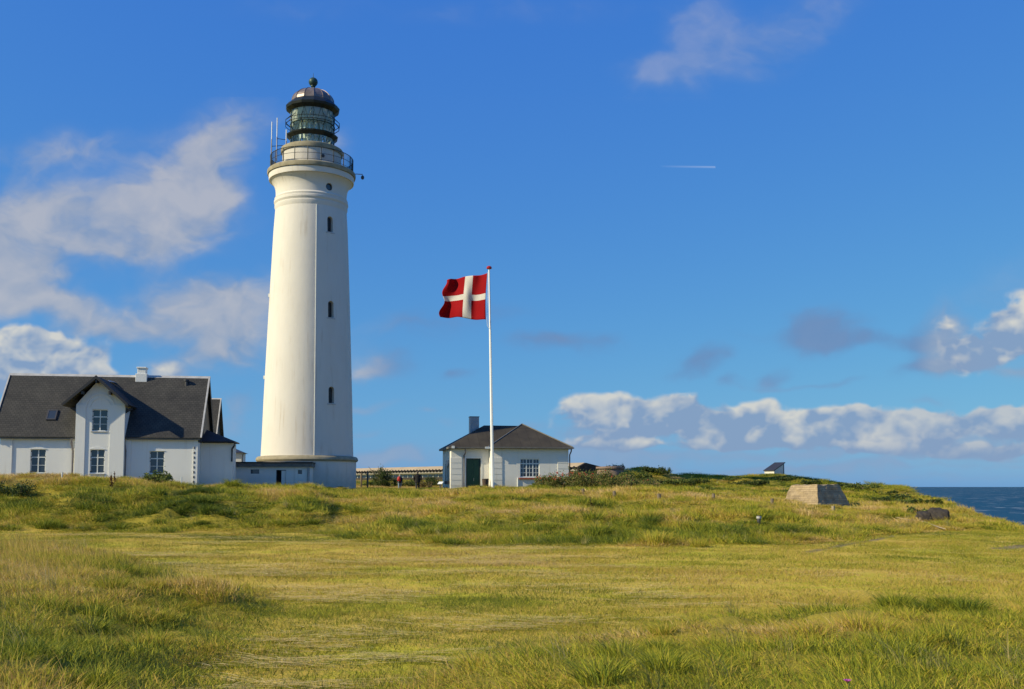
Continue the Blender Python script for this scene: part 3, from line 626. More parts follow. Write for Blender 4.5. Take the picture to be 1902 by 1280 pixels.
    mb = MB(); mb.lathe([(tr(53,288),WZ - .02),(tr(56.2,288),WZ),(tr(57,285),tz(285)),(tr(56.6,281),tz(281)),(tr(54,279.5),tz(279.5)),(.3,tz(279))], 96, closed=False); mb.build('watch_room_cornice', M['stone'], t, True, angle=25)
    LZ0 = tz(279); LZ1 = tz(210); RL = tr(40, 240)
    # lantern
    gl = MB(); gl.lathe([(RL, LZ0), (RL, LZ1)], 48, closed=False); g = gl.build('lantern_glazing', M['lantern_glass'], t, True)
    ast = MB(); rows = [LZ0, LZ0 + (LZ1-LZ0)*.30, LZ0 + (LZ1-LZ0)*.62, LZ1]; n = 8
    for k in range(3):
        for j in range(n * 2):
            off = .5 if k % 2 else 0
            for sgn in (1, -1):
                q0 = 2*math.pi*(j + off)/(n*2); q1 = q0 + sgn*math.pi/(n*2)
                if j % 1 == 0: ast.tube([(RL*1.012*math.cos(q0), RL*1.012*math.sin(q0), rows[k]), (RL*1.012*math.cos(q1), RL*1.012*math.sin(q1), rows[k+1])], .02, 4)
    for z in rows: ast.tube([(RL*1.012*math.cos(2*math.pi*k/48), RL*1.012*math.sin(2*math.pi*k/48), z) for k in range(49)], .045, 6, cap=False)
    ast.build('astragal', M['verdigris'], t)
    ln = MB(); prof = []; zz = LZ0 + .35
    while zz < LZ1 - .55:
        q = (zz - LZ0) / (LZ1 - LZ0); rr = .95 * math.sin(math.pi * min(max(q, .12), .9)) ** .4
        prof += [(rr*.90, zz), (rr, zz + .07), (rr, zz + .10)]; zz += .16
    ln.lathe(prof, 24); lo = ln.build('lens', M['lens'], t)
    pz = MB()
    for k in range(14): q = 2*math.pi*(k+.5)/14; pz.slab([(1.18*math.cos(q-.10),1.18*math.sin(q-.10),LZ0+.3),(1.18*math.cos(q+.10),1.18*math.sin(q+.10),LZ0+.3),(1.18*math.cos(q+.10),1.18*math.sin(q+.10),LZ1-1.15),(1.18*math.cos(q-.10),1.18*math.sin(q-.10),LZ1-1.15)],(.03*math.cos(q),.03*math.sin(q),0))
    pz.build('glint_strip', M['lens'], lo)  # pale strips added inside the lantern to give it glints
    br = MB()
    for k in range(8): q = 2*math.pi*k/8; br.tube([(1.02*math.cos(q), 1.02*math.sin(q), LZ0), (1.02*math.cos(q), 1.02*math.sin(q), LZ1 - .5)], .03, 5)
    for z in (LZ0 + .32, LZ0 + 1.2, LZ1 - .52): br.tube([(1.02*math.cos(2*math.pi*k/24), 1.02*math.sin(2*math.pi*k/24), z) for k in range(25)], .04, 5, cap=False)
    br.build('lens_frame', M['brass'], lo)
    cu = MB(); zt = LZ1 - .02
    cu.lathe([(RL*.94, LZ0 + (LZ1-LZ0)*.64), (RL*.94, zt)], 40, closed=False); cu.build('blind', M['curtain'], t)
    # dome: sixteen panels
    NS = 14; de = MB(); EZ = tz(204)
    de.lathe([(tr(40,208),tz(209.5)),(tr(41,209),tz(212)),(tr(48.5,206),tz(207)),(tr(50,204),tz(203)),(tr(45,198),tz(197)),(tr(39.5,193),tz(192.5))], NS, closed=False); de.build('dome_eave', M['iron'], t)
    do = MB(); pr = []
    for k in range(9): q = k/8*math.pi/2*.95; pr.append((tr(39,180)*math.cos(q), tz(192.5) + (tz(166.5)-tz(192.5))*math.sin(q)))
    do.lathe(pr, NS, closed=True); dome = do.build('dome', M['copper'], t)
    rb = MB()
    for j in range(NS): q = 2*math.pi*j/NS; rb.tube([(r_*1.005*math.cos(q), r_*1.005*math.sin(q), z_) for r_, z_ in pr], .035, 5)
    rb.build('rib', M['copper'], dome)
    fi = MB(); zb = tz(152.5); rbal = tr(8.4, 152)
    fi.lathe([(tr(8,168),tz(168)),(tr(4.5,165),tz(164)),(tr(3,162),tz(162)),(tr(4.5,160.5),tz(160.8))] + [(max(.02, rbal*math.sin(q)), zb - rbal*math.cos(q)) for q in [.55 + k*(math.pi-.6)/12 for k in range(13)]] + [(.025, tz(143)), (.012, tz(136))], 24); fi.build('ball_finial', M['verdigris'], t, True, angle=30)
    # catwalk skirt and upper hand rail round the lantern
    ca = MB(); ca.lathe([(tr(40.4,255),tz(262)),(tr(41,259),tz(262)),(tr(46.8,256),tz(257)),(tr(47.6,256),tz(255)),(tr(46.5,255),tz(254)),(tr(40.4,255),tz(253.5))], NS, closed=False); ca.build('catwalk', M['iron'], t)
    hr = MB(); rh = tr(50, 233)
    for k in range(NS):
        q = 2*math.pi*k/NS; c_, s_ = math.cos(q), math.sin(q); q2 = 2*math.pi*(k+1)/NS
        hr.tube([(RL*1.02*c_, RL*1.02*s_, tz(243)), (rh*c_, rh*s_, tz(236)), (rh*c_, rh*s_, tz(230)), (RL*1.02*c_, RL*1.02*s_, tz(221))], .03, 5)
        for z in (tz(236), tz(230)): hr.tube([(rh*c_, rh*s_, z), (rh*math.cos(q2), rh*math.sin(q2), z)], .028, 5)
    hr.build('lantern_hand_rail', M['iron'], t)
    # gallery railing
    ra = MB(); RR = tr(75.5, 318); hh = 1.22; NP = 20
    for k in range(NP):
        q = 2*math.pi*(k+.3)/NP; c_, s_ = math.cos(q), math.sin(q); ra.tube([(RR*c_, RR*s_, DZ - .02), (RR*c_, RR*s_, DZ + hh + .02)], .04, 6)
    for z, w in ((DZ + hh, .032), (DZ + hh*.55, .02), (DZ + .12, .02)): ra.tube([(RR*math.cos(2*math.pi*k/80), RR*math.sin(2*math.pi*k/80), z) for k in range(81)], w, 5, cap=False)
    rail = ra.build('gallery_railing', M['iron'], t)
    ba = MB()
    for k in range(NP * 11):
        q = 2*math.pi*k/(NP*11); c_, s_ = math.cos(q), math.sin(q); ba.tube([(RR*c_, RR*s_, DZ + .12), (RR*c_, RR*s_, DZ + hh)], .009, 4, cap=False)
    ba.build('mesh_infill', M['iron'], rail)
    # aerials on the gallery
    for (px, ya, yb, yc) in ((503.5,233,265,312),(513.2,227,262,306),(530,249,270,283)):
        u = (px - 577) * mpp(300, TD); dep = -.6; base = rdir*u + cdir*(math.sqrt(max(.1, RR**2 - u*u)) * .25)
        an = MB(); an.tube([base + Vector((0,0,tz(yc))), base + Vector((0,0,tz(yb)))], .05, 6); ao = an.build('antenna_mast', M['pipe'], t)
        MB().tube([base + Vector((0,0,tz(yb))), base + Vector((0,0,tz(ya)))], .042, 6).build('whip', M['frame'], ao)
    st = MB()
    u = (503.5-577)*mpp(300,TD); u2 = (513.2-577)*mpp(300,TD); u3 = (530-577)*mpp(300,TD)
    b = lambda u_: rdir*u_ + cdir*(math.sqrt(max(.1, RR**2 - u_*u_)) * .25)
    st.tube([b(u) + Vector((0,0,tz(278))), b(u3) + Vector((0,0,tz(278)))], .03, 5); st.tube([b(u2) + Vector((0,0,tz(265))), b(u3) + Vector((0,0,tz(268)))], .03, 5); st.build('antenna_strut', M['iron'], t)
    # lamp arm at right
    la = MB(); e = rdir*tr(80,325); f_ = rdir*tr(93.5,325); la.tube([e + Vector((0,0,tz(318.5))), f_ + Vector((0,0,tz(318.5))), f_ + Vector((0,0,tz(321)))], .035, 6); lo = la.build('camera_arm', M['pipe'], t)
    c = MB(); c.lathe([(.05,0),(.12,-.06),(.16,-.2),(.12,-.33),(.03,-.38)], 12, c=(f_.x, f_.y)); o = c.build('camera_housing', M['dark_frame'], lo, True); o.location.z = tz(320.5)
    # cable boxes on the shaft edge
    for py in (552, 703): 
        r = tr(np.interp(py, [395, 850], [65.2, 84.5]), py); d = ang(-88); MB().box(-.09,.09,-.12,.12,-.15,.15).build('wall_lamp', M['frame'], t).location = d*(r+.05) + Vector((0,0,tz(py)))
lighthouse()
# ---------------------------------------------------------------- keeper's house
def house():
    th = R(9); c, s = math.cos(th), math.sin(th); LEN = 13.78; RC = P(366, 900, 76.0)
    O = Vector((RC.x - LEN*c, RC.y - LEN*s, 1.1)); F_ = Frame(O, th)
    t = thing('keepers_house', 'long white house with slate roof, front gable and chimney left of the lighthouse', 'house', O, th)
    ze = F_.z(300, 811, 0) - .05                    # underside of eaves
    uL, uR = F_.u(2, 860), LEN
    DEP = 7.1; vr = DEP/2; zr = F_.z(300, 704, vr)  # ridge
    def wz(px0, px1, py0, py1, v=0): return (F_.u(px0,860,v), F_.u(px1,860,v), F_.z((px0+px1)/2, py1, v), F_.z((px0+px1)/2, py0, v))
    w1 = wz(56,84.5,834,879); w3 = wz(277.5,305,837.5,880)
    bu0, bu1 = F_.u(138.5,860,-.5), F_.u(229.5,860,-.5)
    wall = MB(); wall_holes(wall, 0, bu0, 0, ze, 0, .3, [w1]); wall_holes(wall, bu1, LEN, 0, ze, 0, .3, [w3])
    wall.poly([(0,0,0),(0,DEP,0),(0,DEP,ze),(0,vr,zr-.15),(0,0,ze)]); wall.poly([(LEN,0,0),(LEN,DEP,0),(LEN,DEP,ze),(LEN,vr,zr-.15),(LEN,0,ze)]); wall.poly([(0,DEP,0),(LEN,DEP,0),(LEN,DEP,ze),(0,DEP,ze)])
    wall.box(0.002, F_.u(22,860), -.07, -.001, 0, ze-.02); wall.box(F_.u(358.5,860), LEN-.002, -.07, -.001, 0, ze-.02)   # corner strips
    wall.box(bu1+.05, F_.u(243,860), -.07, -.001, 0, ze-.02)
    wo = wall.build('wall', M['house'], t)
    g_ = MB(); g_.slab([(LEN+.004,-.02,ze-.35),(LEN+.004,DEP+.02,ze-.35),(LEN+.004,DEP+.02,ze),(LEN+.004,vr,zr-.13),(LEN+.004,-.02,ze)],(.03,0,0)); g_.build('gable_dark_face', M['tar'], t)  # near-black sheet over the upper part of the right gable
    MB().box(.05, LEN-.05, .5, DEP-.05, .05, ze-.1).build('dark_room', M['dark'], t)
    for w in (w1, w3): window(t, *w, 0)
    # bay
    BP = -.5; w2 = wz(167,194,834.5,879.5,BP); wu = wz(168.5,197.5,760.5,801,BP)
    uc = F_.u(182.5,720,BP); zt = F_.z(182.5,702,BP); zs = F_.z(182.5,737,BP)
    _ap = F_.z(182.5,697.5,BP-.7); _tu = F_.u(116,747,BP-.7); _kb = (_ap - F_.z(116,749,BP-.7))/(uc - _tu)
    zs = min(zs, _ap - max(bu1-uc, uc-bu0)*_kb - .30); zt = min(zt, _ap - .32)
    bay = MB(); wall_holes(bay, bu0, bu1, 0, zs, BP, .3, [w2, wu]); bay.poly([(bu0,BP,zs),(bu1,BP,zs),(uc,BP,zt+.05)])
    bay.poly([(bu0,BP,0),(bu0,0.3,0),(bu0,3.0,zs),(bu0,BP,zs)]); bay.poly([(bu1,BP,0),(bu1,BP,zs),(bu1,3.0,zs),(bu1,.3,0)])
    # raised brick strips
    pL = F_.u(158.5,800,BP); pR = F_.u(204.5,800,BP)
    bay.box(bu0-.002, pL, BP-.07, BP-.002, 0, zs-.03); bay.box(pR, bu1+.002, BP-.07, BP-.002, 0, zs-.03)
    bay.build('bay_wall', M['house'], t)
    for w in (w2, wu): window(t, *w, BP)
    ar = MB(); cz = F_.z(183,757,BP); ca = (wu[0]+wu[1])/2
    for r0, wd in ((.66,.10),(.93,.10)):
        n = 18
        for k in range(n):
            a0 = math.pi*k/n; a1 = math.pi*(k+1)/n
            ar.slab([(ca+r0*math.cos(a0),BP-.001,cz+r0*math.sin(a0)),(ca+(r0+wd)*math.cos(a0),BP-.001,cz+(r0+wd)*math.sin(a0)),(ca+(r0+wd)*math.cos(a1),BP-.001,cz+(r0+wd)*math.sin(a1)),(ca+r0*math.cos(a1),BP-.001,cz+r0*math.sin(a1))],(0,-.05,0))
    ar.build('arch_moulding', M['house'], t)
    for (a,b,z0,z1),v in ((w1,0),(w3,0),(w2,BP)):
        h = MB(); n = 10
        for k in range(n):
            q0 = -1+2*k/n; q1 = -1+2*(k+1)/n; f = lambda q: z1 + .16*(1-q*q)
            h.slab([((a+b)/2+q0*(b-a)*.55,v-.001,z1-.02),((a+b)/2+q1*(b-a)*.55,v-.001,z1-.02),((a+b)/2+q1*(b-a)*.55,v-.001,f(q1)),((a+b)/2+q0*(b-a)*.55,v-.001,f(q0))],(0,-.035,0))
        h.build('arch_lintel', M['house'], t)
    # main roof
    T = .16; ov = .28; oe = .20; ovl = .62; k = (zr - ze)/vr
    zl = ze - oe*k + .12
    rf = MB(); nz = Vector((0, -k, 1)).normalized()*T
    rf.slab([(-ovl,-oe,zl),(LEN+ov,-oe,zl),(LEN+ov,vr,zr),(-ovl,vr,zr)], nz)
    rf.slab([(-ovl,DEP+oe,zl),(-ovl,vr,zr-.004),(LEN+ov,vr,zr-.004),(LEN+ov,DEP+oe,zl)], Vector((0,k,1)).normalized()*T)
    roof = rf.build('roof', M['slate'], t)
    tr_ = MB(); off = Vector((0,-k,1)).normalized()*(T+.01)
    for u0, u1 in ((LEN+ov-.09, LEN+ov+.03), (-ovl-.03, -ovl+.07)): tr_.slab([Vector((u0,-oe-.02,zl))+off, Vector((u1,-oe-.02,zl))+off, Vector((u1,vr,zr))+off, Vector((u0,vr,zr))+off], off.normalized()*.05)
    tr_.build_each('verge_trim', M['lead'], roof)
    rc = MB(); zc = zr + T*1.3; rc.slab([(-ovl-.03,vr-.16,zc-.13),(-ovl-.03,vr,zc+.06),(-ovl-.03,vr+.16,zc-.13)], (LEN+ov+ovl+.06,0,0)); rc.build('ridge_cap', M['lead'], roof)
    bb = MB()
    for sg, u0 in ((1, LEN+ov-.05), ): bb.slab([(u0,-oe,zl-.02),(u0,vr,zr-.02),(u0,vr,zr-.3),(u0,-oe,zl-.3)],(.04,0,0)); bb.slab([(u0,DEP+oe,zl-.02),(u0,vr,zr-.02),(u0,vr,zr-.3),(u0,DEP+oe,zl-.3)],(.04,0,0))
    bb.build_each('bargeboard', M['fascia'], t)
    for a, b in ((-ovl, bu0-.1), (bu1+.1, LEN+ov-.1)):
        g = MB(); g.box(a, b, -oe-.06, -oe+.02, zl-.05, zl+.05); go = g.build('gutter', M['grey_board'], t)
        e = MB(); q = a + .5
        while q < b - .2: e.box(q-.05, q+.05, -oe+.04, -.08, zl-.02, zl+.06); q += 1.25
        e.build_each('rafter_end', M['fascia'], go)
    # bay roof
    apz = F_.z(182.5,697.5,BP-.7); tipu = F_.u(116,747,BP-.7); tipz = F_.z(116,749,BP-.7)
    kb = (apz-tipz)/(uc-tipu); tru = 2*uc - tipu; T2 = .15
    vf = BP-.7; 
    def vmain(z): return (z - (ze))/k          # where the main roof plane has that height
    br = MB()
    for ut in (tipu, tru):
        sgn = -1 if ut < uc else 1
        nn = Vector((sgn*kb, 0, 1)).normalized()*T2
        br.slab([Vector((uc - sgn*.002,vf,apz-T2*1.2)), Vector((ut,vf,tipz-T2*1.2)), Vector((ut,vmain(tipz)+.3,tipz-T2*1.2)), Vector((uc - sgn*.002,vmain(apz)+.3,apz-T2*1.2))], nn)
    bro = br.build('bay_roof', M['slate'], t)
    bg = MB()
    for ut in (tipu, tru):
        bg.slab([(uc,vf-.05,apz+.02),(ut,vf-.05,tipz+.02),(ut,vf-.05,tipz-.20),(uc,vf-.05,apz-.24)],(0,.046,0))
    bg.build_each('bay_bargeboard', M['fascia'], bro)
    fl = MB(); v0_ = vmain(apz) - 1.0; fl.slab([(uc+.02,v0_,apz+.02),(uc+.16,v0_,apz-.16*kb+.05),(uc+.55,v0_+1.0,apz-.16*kb+.05),(uc+.02,v0_+1.0,apz+.03)],(0,0,.02)); fl.build('ridge_flashing', M['lead'], bro)
    pu = MB()
    for sg in (-1, 1):
        for q in (.42, ): uu = uc + sg*(uc-tipu)*q; pu.box(uu-.07, uu+.07, vf+.02, BP-.08, apz-(uc-tipu)*q*kb-.50, apz-(uc-tipu)*q*kb-.26)
    pu.box(uc-.06,uc+.06,vf+.02,BP-.01,apz-.52,apz-.3); pu.build_each('purlin_end', M['fascia'], bro)
    bk = MB(); 
    for sg in (-1,1):
        uw = bu0 if sg<0 else bu1; bk.slab([(uw+sg*.42,BP+.2,tipz-.35),(uw,BP+.2,tipz-.35),(uw,BP+.2,tipz-.62)],(0,.10,0)); bk.box(min(uw,uw+sg*.46),max(uw,uw+sg*.46),BP+.19,BP+.33,tipz-.35,tipz-.25)
    bk.build_each('eave_bracket', M['fascia'], bro)
    # skylight, chimney, vent
    def roof_pt(px, py):
        # on the front slope
        v = 1.0
        for _ in range(30): z = F_.z(px, py, v); v += (( (z-ze)/k ) - v)*.6
        return F_.u(px, py, v), v, ze + k*v
    a = roof_pt(98,775); n_ = Vector((0,-k,1)).normalized(); al = Vector((0,1,k)).normalized()
    sk = MB(); b0 = Vector(a) + n_*(T+.02)
    def rect(cn, hw, hl): return [cn + Vector((-hw,0,0)) - al*hl, cn + Vector((hw,0,0)) - al*hl, cn + Vector((hw,0,0)) + al*hl, cn + Vector((-hw,0,0)) + al*hl]
    sk.slab(rect(b0,.36,.50), n_*.10); so = sk.build('skylight', M['dark_frame'], t)
    s2 = MB()
    fr = rect(b0 + n_*.101,.34,.47); inn = rect(b0 + n_*.101,.25,.38)
    for i in range(4): s2.slab([fr[i], fr[(i+1)%4], inn[(i+1)%4], inn[i]], n_*.03)
    s2.build('skylight_frame', M['dark_frame'], so); s3 = MB(); s3.slab(rect(b0 + n_*.102,.25,.38), n_*.012); s3.build('pane', M['pane'], so)
    u0, u1 = F_.u(256,690,vr), F_.u(273,690,vr); cz0 = zr - .7; cz1 = F_.z(264,682.5,vr); w_ = (u1-u0)
    ch = MB(); um = (u0+u1)/2
    ch.box(um-w_*.62, um+w_*.62, vr-.42, vr+.42, cz0, zr+.35); ch.box(um-w_*.46, um+w_*.46, vr-.33, vr+.33, zr+.351, cz1-.12); ch.box(um-w_*.54, um+w_*.54, vr-.39, vr+.39, cz1-.119, cz1)
    co = ch.build('chimney', M['house'], t, bevel=.02); MB().box(um-.2,um+.2,vr-.17,vr+.17,cz1-.05,cz1+.015).build('flue', M['dark'], co)
    a = Vector(roof_pt(346,721)); vp = MB(); vp.tube([a + Vector((0,0,-.05)), a + Vector((0,0,.62))], .12, 10); vp.lathe([(.2,a.z+.55),(.2,a.z+.66)],12,c=(a.x,a.y)); vp.build('vent_pipe', M['dark_frame'], t); 
    # downpipes
    for px in (134, 231.5):
        u = F_.u(px,860,-.15); d = MB(); side = -1 if px < 200 else -1
        d.tube([(u-.06,-oe-.05,zl),(u-.06,-oe-.03,zl-.35),(u+.02,-.12,zl-.9),(u+.02,-.12,-.3)], .075, 8); d.build('downpipe', M['pipe'], t, True)
    ti = MB(); 
    for k_ in range(9): z = ze*.12 + k_*.36; ti.box(LEN-.28,LEN-.20,-.09,-.071,z,z+.16)
    ti.build_each('wall_tie', M['dark_frame'], t)
    # rear wing with its own ridge
    v0 = DEP + 7.4; v1 = v0 + 6.2; vm = (v0+v1)/2; zr2 = F_.z(400,744,vm); ur = F_.u(411,744,vm); ze2_ = ze+.1
    q = MB(); q.box(LEN-5, ur-.3, v0, v1, 0, ze2_); q.box(LEN-8, LEN-3, DEP+.002, v0-.002, 0, ze2_-.6); q.slab([(ur-.3,v0,ze2_-.4),(ur-.3,v1,ze2_-.4),(ur-.3,v1,ze2_),(ur-.3,vm,zr2-.1),(ur-.3,v0,ze2_)],(.03,0,0),1); q.build('rear_wing_wall', [M['house'], M['tar']], t)
    kk = (zr2-ze2_)/(vm-v0); rr = MB(); 
    rr.slab([(LEN-5,v0-.4,ze2_-.4*kk),(ur,v0-.4,ze2_-.4*kk),(ur,vm,zr2),(LEN-5,vm,zr2)], Vector((0,-kk,1)).normalized()*.15); rr.slab([(LEN-5,v1+.4,ze2_-.4*kk),(LEN-5,vm,zr2-.004),(ur,vm,zr2-.004),(ur,v1+.4,ze2_-.4*kk)], Vector((0,kk,1)).normalized()*.15); ro = rr.build('rear_wing_roof', M['slate'], t)
    e = MB(); off = Vector((0,-kk,1)).normalized()*.16; e.slab([Vector((ur-.07,v0-.4,ze2_-.4*kk))+off, Vector((ur+.03,v0-.4,ze2_-.4*kk))+off, Vector((ur+.03,vm,zr2))+off, Vector((ur-.07,vm,zr2))+off], off.normalized()*.05); e.slab([(LEN-5,vm-.13,zr2+.1),(LEN-5,vm,zr2+.22),(LEN-5,vm+.13,zr2+.1)],(ur-LEN+5.03,0,0)); e.build('rear_verge_trim', M['lead'], ro)
    b2 = MB(); b2.slab([(ur-.04,v0-.4,ze2_-.4*kk),(ur-.04,vm,zr2),(ur-.04,vm,zr2-.28),(ur-.04,v0-.4,ze2_-.4*kk-.28)],(.03,0,0)); b2.build('rear_bargeboard', M['fascia'], ro)
    # lean-to on the right gable
    vL = 1.4; lu1 = F_.u(432,860,vL); lz = F_.z(400,823,vL)
    l = MB(); l.box(LEN+.005, lu1, vL, vL+2.2, 0, lz); nu = F_.u(387,860,vL); nu1 = F_.u(415.5,860,vL); nz_ = F_.z(400,848,vL)
    lo = l.build('lean_to_wall', M['render'], t)
    g = MB(); n=10
    for k_ in range(n):
        q0=-1+2*k_/n; q1=-1+2*(k_+1)/n; um=(nu+nu1)/2; hw=(nu1-nu)/2; f=lambda q: nz_+.14*(1-q*q)
        g.slab([(um+q0*hw,vL-.002,f(q0)),(um+q1*hw,vL-.002,f(q1)),(um+q1*hw,vL-.002,f(q1)+.05),(um+q0*hw,vL-.002,f(q0)+.05)],(0,-.025,0))
    g.box(nu1,nu1+.05,vL-.03,vL-.002,0,nz_); g.build('blind_doorway', M['render'], lo)
    a0 = F_.u(369,800,vL-.3); a1 = F_.u(437.5,824,vL-.4); zh = F_.z(385,799,vL+1); 
    r_ = MB(); r_.slab([(LEN+.01,vL-.4,lz+.05),(a1,vL-.4,lz+.03),(a1,vL+2.5,lz+.03),(LEN+.01,vL+2.5,lz+.05)],(0,0,.07)); 
    r_.add([(LEN+.012,vL-.38,lz+.121),(a1-.02,vL-.38,lz+.121),(a1-.02,vL+2.45,lz+.121),(LEN+.012,vL+2.45,lz+.121),(LEN+.3,vL+.9,lz+1.05),(LEN+.3,vL+1.2,lz+1.05)],[(0,1,4),(1,2,5,4),(2,3,5),(3,0,4,5),(0,3,2,1)])
    r_.build('lean_to_roof', M['tar'], t)
    d = MB(); uu = F_.u(434,830,vL-.3); d.tube([(uu+.05,vL-.42,lz+.02),(uu+.05,vL-.42,lz-.2),(lu1-.05,vL-.1,lz-.45),(lu1-.05,vL-.1,lz-1.4)],.07,8); d.build('lean_to_downpipe', M['dark_frame'], t, True)
house()

def annex():
    """low flat-roofed link between the house and the lighthouse"""
    th = R(6); RC = P(576, 900, 83.5); F0 = Frame((RC.x, RC.y, 0), th); LEN = -F0.u(424, 880)
    O = F0.world(-LEN, 0, 1.0); F_ = Frame(O, th); zt = F_.z(500, 867, 0); zl = F_.z(500, 858.5, 0)
    t = thing('flat_roofed_outbuilding', 'low white flat roofed outbuilding with open dark doorway between house and lighthouse', 'outbuilding', O, th)
    def wz(a,b,c,d): return (F_.u(a,880),F_.u(b,880),F_.z((a+b)/2,d),F_.z((a+b)/2,c))
    w1 = wz(465.5,481.5,872,880); w2 = wz(553.5,561,873,880.5); dr = wz(513,531,873,913)
    mb = MB(); wall_holes(mb, 0, LEN, 0, zt, 0, .25, [w1, w2, dr]); D = 3.6
    mb.poly([(0,0,0),(0,D,0),(0,D,zt),(0,0,zt)]); mb.poly([(LEN,0,0),(LEN,0,zt),(LEN,D,zt),(LEN,D,0)]); mb.poly([(0,D,0),(LEN,D,0),(LEN,D,zt),(0,D,zt)]); mb.build('wall', M['render'], t)
    MB().box(.03,LEN-.03,.30,D-.03,.02,zt-.03).build('dark_room', M['dark'], t)
    r = MB(); r.box(-.1,LEN+.15,-.22,D+.2,zt+.002,zl-.08); r.build('fascia', M['grey_board'], t); r = MB(); r.box(-.16,LEN+.2,-.28,D+.25,zl-.079,zl+.02); r.build('roof', M['tar'], t)
    for w in (w1, w2):
        m = MB(); m.box(w[0],w[1],.12,.16,w[2],w[3]); wo = m.build('window', M['pane'], t); MB().box(w[0],w[0]+.04,.10,.119,w[2],w[3]).build('frame', M['dark_frame'], wo)
    # door leaf standing open inside the opening
    m = MB(); m.box(dr[1]-.36,dr[1]-.02,.06,.10,dr[2],dr[3]-.02); do = m.build('door', M['render'], t); m = MB(); m.box(dr[0],dr[0]+.05,.05,.12,dr[2],dr[3]); m.box(dr[0],dr[1],.05,.12,dr[3]-.05,dr[3]); m.build('door_frame', M['dark_frame'], do)
    m = MB(); u = F_.u(572.5,880); m.tube([(u,-.12,zt-.05),(u,-.12,.2)],.07,8); m.build('downpipe', M['zinc'], t)
    b = thing('box', 'small blue box at the foot of the downpipe beside the lighthouse', 'box', F_.world(F_.u(575,900,-.4), -.45, .35), th)
    MB().box(-.28,.28,-.2,.2,0,.42).build('body', M['blue'], b, bevel=.02); MB().box(-.3,.3,-.22,.22,.421,.47).build('lid', M['blue'], b, bevel=.01)
annex()

def rear_shed():
    O = P(437, 875, 101.0); O.z = 1.4; th = R(9); t = thing('shed', 'small cream building with dark hipped roof peeping out behind the house lean-to', 'shed', O, th); F_ = Frame(O, th)
    u1 = F_.u(448.5,850); z1 = F_.z(445,841); zr = F_.z(440,832.5,2)
    MB().box(-3.5,u1,0,4,0,z1).build('wall', M['render'], t)
    m = MB(); e=.25; m.add([(-3.8,-e,z1+.01),(u1+e,-e,z1+.01),(u1+e,4+e,z1+.01),(-3.8,4+e,z1+.01),(-3.0,2,zr+.2),(u1-1.4,2,zr+.2)],[(0,1,5,4),(1,2,5),(2,3,4,5),(3,0,4),(0,3,2,1)]); m.build('roof', M['fascia'], t)
    m = MB(); m.tube([(u1+.2,-.25,z1),(u1+.1,-.1,z1-.3),(u1+.1,-.1,0)],.06,6); m.build('downpipe', M['dark_frame'], t)
rear_shed()

